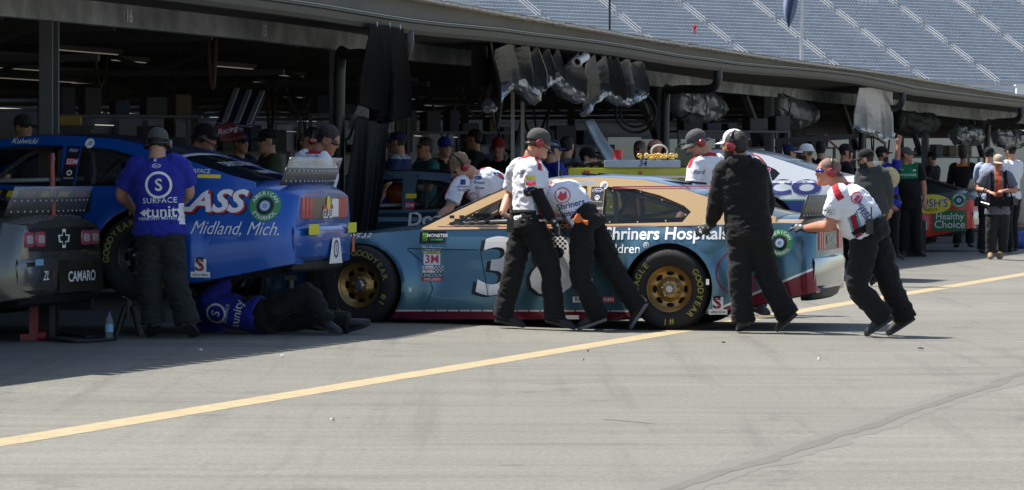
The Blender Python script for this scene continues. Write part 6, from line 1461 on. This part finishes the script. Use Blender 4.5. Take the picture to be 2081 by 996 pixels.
rack(1100, 52, 2.0, 1.75, 3, 'long rack of boxes in the middle bay behind the capped walker', 7)
rack(1585, 62, 1.8, 1.8, 3, 'steel rack under the drooping rolled tarp behind the white car', 8)
rack(905, 49, 1.7, 1.9, 3, 'crowded steel shelf rack in the shade of the bay behind the slate car', 2)
rack(1480, 56, 1.8, 2.0, 3, 'tall steel rack of boxes behind the two crewmen by the yellow chest', 3)
rack(1905, 73, 1.6, 1.7, 2, 'low steel rack with a monitor frame behind the green-yoked man', 4)
c = at(140, 246, 36); mb = MB(); rbox(mb, c, (.24, .2, .10), .01); mb.box(c + V((0, -.1, .02)), (.2, .01, .03)); tag(mb.build('crate', pm('mustard_crate', (.30, .20, .03), .6)), 'small mustard yellow crate above the blue roof at left', 'crate')
mb = MB(); q = at(136, 252, 36.05); mb.box(V((q.x, q.y, (q.z - .03) / 2)), (.5, .3, q.z - .05)); mb.box(V((q.x, q.y, q.z - .035)), (.56, .34, .04)); tag(mb.build('pit_cabinet', pm('dark_cabinet', (.03, .032, .035), .5)), 'tall dark pit cabinet carrying the mustard crate', 'cabinet')
# engine hoist arm and red bar in the right bays
c = at(1655, 292, 52); hz = thing('engine_hoist', 'black engine hoist with a long arm behind the white car', 'hoist', V((c.x, c.y, .04))); mb = MB(); mb.bar((-.5, 0, 0), (-.5, 0, 1.80), .09); mb.bar((-.55, 0, 1.80), (.55, 0, 1.86), .07); mb.bar((.5, 0, 1.86), (.5, 0, 1.55), .03); mb.bar((-.8, -.3, .05), (.5, -.3, .05), .08); mb.bar((-.8, .3, .05), (.5, .3, .05), .08); mb.bar((-.5, -.3, .05), (-.5, .3, .05), .08); mb.bar((-.48, 0, 1.1), (0, 0, 1.8), .05); mb.build('frame', BLACK, hz)
a, b = at(1678, 280, 55), at(1708, 306, 55); mb = MB(); mb.bar(a, b, .06, .03); mb.lathe([(.001, 0), (.05, 0), (.05, .05), (.001, .05)], a - V((.02, 0, 0)), (1, 0, 0), 12); tag(mb.build('pry_bar', pm('red_bar', (.30, .04, .03), .5)), 'red painted bar leaning across the bay beside the silvery tarp', 'bar')
# black case by the green-yoked man, blue bags and tan tank at the right edge
c = onground(1856, 522); mb = MB(); rbox(mb, c + V((0, .15, .30)), (.42, .3, .58), .02); mb.box(c + V((.12, .0, .32)), (.02, .02, .3)); tag(mb.build('equipment_case', BLACK), 'tall black equipment case on the ground beside the green-yoked man', 'case')
c = onground(2062, 500); mb = MB(); mb.lathe([(.001, 0), (.22, 0), (.25, .06), (.27, .25), (.25, .5), (.18, .58), (.06, .62), (.001, .62)], c + V((0, .2, .42)), (0, 0, 1), 28); mb.box(c + V((0, .2, .38)), (.6, .5, .04)); [mb.bar(c + V((x, .2 + y, 0)), c + V((x, .2 + y, .37)), .04) for x in (-.25, .25) for y in (-.2, .2)]
tag(mb.build('drum', pm('tan_drum', (.30, .25, .18), .6), smooth=40), 'rounded tan drum on a low stand at the right edge', 'drum')
c = onground(2066, 505); mb = MB()
for i in range(6): mb.ellipsoid(c + V((.16 * math.cos(i * 1.1), .08 * math.sin(i * 2.0), .14 + .05 * math.sin(i * 2.3))), (V((.17, 0, .02)), V((0, .15, 0)), V((.02, 0, .14))), 14, 10)
me = remesh(mb, .018, 2, .012, (9, 9, 9), 4); tag(link('bag', me, pm('blue_bag', (.02, .06, .30), .6, 0, .2, 6), smooth=True, fix=False), 'crumpled bright blue bag on the ground at the right edge', 'bag')
# jack stands under the blue car, red jack, bottle, hose, tyre lying at the left
def jack(px, py, h_, label, mat):
    c = onground(px, py); o = thing('jack_stand', label, 'jack stand', c); mb = MB()
    for a in range(4): t = R(45 + 90 * a); mb.bar((.14 * math.cos(t), .14 * math.sin(t), 0), (.04 * math.cos(t), .04 * math.sin(t), h_ * .7), .028)
    mb.build('legs', mat, o); mb = MB(); mb.lathe([(.03, h_ * .4), (.03, h_ * .93), (.001, h_ * .93)], (0, 0, 0), (0, 0, 1), 14); mb.box((0, 0, h_ * .965), (.10, .07, .04)); mb.build('post', pm('worn_steel', (.10, .10, .10), .5, .6), o)
REDM = pm('red_enamel', (.20, .012, .014), .4, 0, .15, coat=.4)
jack(262, 682, .34, 'jack stand under the blue car behind the blue polo man', pm('dark_enamel', (.05, .05, .05), .45, .4)); jack(590, 668, .45, 'jack stand under the tail of the blue car', REDM)
c = onground(66, 692); mb = MB(); mb.box(c + V((0, .1, .03)), (.16, .5, .05)); rbox(mb, c + V((0, .1, .16)), (.07, .1, .28), .01); mb.lathe([(.001, -.03), (.04, -.03), (.04, .03), (.001, .03)], c + V((.09, -.14, .04)), (1, 0, 0), 14); tag(mb.build('floor_jack', REDM), 'red floor jack under the black car at the left edge', 'jack')
c = at(107, 430, 29.2); g0 = V((c.x, c.y, .0)); mb = MB(); mb.tube([g0 + V((0, 0, .6)), g0 + V((.0, 0, 1.1)), g0 + V((-.005, 0, 1.46))], [.03, .028, .02], 14); mb.tube([g0 + V((-.005, 0, 1.46)), g0 + V((-.005, 0, 1.52))], [.026, .018], 12); mb.bar(g0, g0 + V((0, 0, .7)), .045, mi=1)
mb.bar(g0 + V((-.14, -.05, .02)), g0 + V((.14, -.05, .02)), .05, mi=1); mb.bar(g0 + V((0, -.2, .02)), g0 + V((0, .15, .02)), .05, mi=1); tag(mb.build('red_post', [REDM, BLACK], smooth=40), 'tall red tool stand with a pale tip behind the black car spoiler', 'stand')
c = onground(222, 690); bo = thing('water_bottle', 'clear plastic water bottle with a blue cap standing by the black car', 'bottle', c); mb = MB(); mb.lathe([(.001, 0), (.031, 0), (.033, .02), (.033, .13), (.026, .17), (.013, .195), (.013, .21), (.001, .21)], (0, 0, 0), (0, 0, 1), 20); mb.build('bottle', pm('clear_plastic_bottle', (.25, .28, .32), .1, 0, .1, spec=.6, alpha=.4), bo, 40)
mb = MB(); mb.lathe([(.001, .205), (.015, .205), (.015, .225), (.001, .225)], (0, 0, 0), (0, 0, 1), 14); mb.build('cap', NAVY, bo, 40); mb = MB(); mb.lathe([(.0335, .06), (.0335, .12)], (0, 0, 0), (0, 0, 1), 20, cap=False); mb.build('label_band', BLUEV, bo, True)
P = [onground(*q) + V((0, 0, .02)) for q in ((232, 683), (180, 690), (120, 684), (90, 692), (150, 699), (236, 694))]; mb = MB(); mb.tube(P, .014, 8, smooth=8); tag(mb.build('air_hose', BLACK, smooth=True), 'thin black air hose looped on the ground under the black car', 'hose')
# aerial on the teal roof and a thin whip by the capped walker
a = at(1136, 362, 33.4); mb = MB(); mb.tube([a + V((0, 0, -.03)), a + V((0, 0, .18))], [.006, .003], 6); mb.box(a + V((0, 0, -.03)), (.04, .04, .012)); tag(mb.build('whip_aerial', CAGE), 'thin whip aerial on the roof of the teal car', 'aerial')
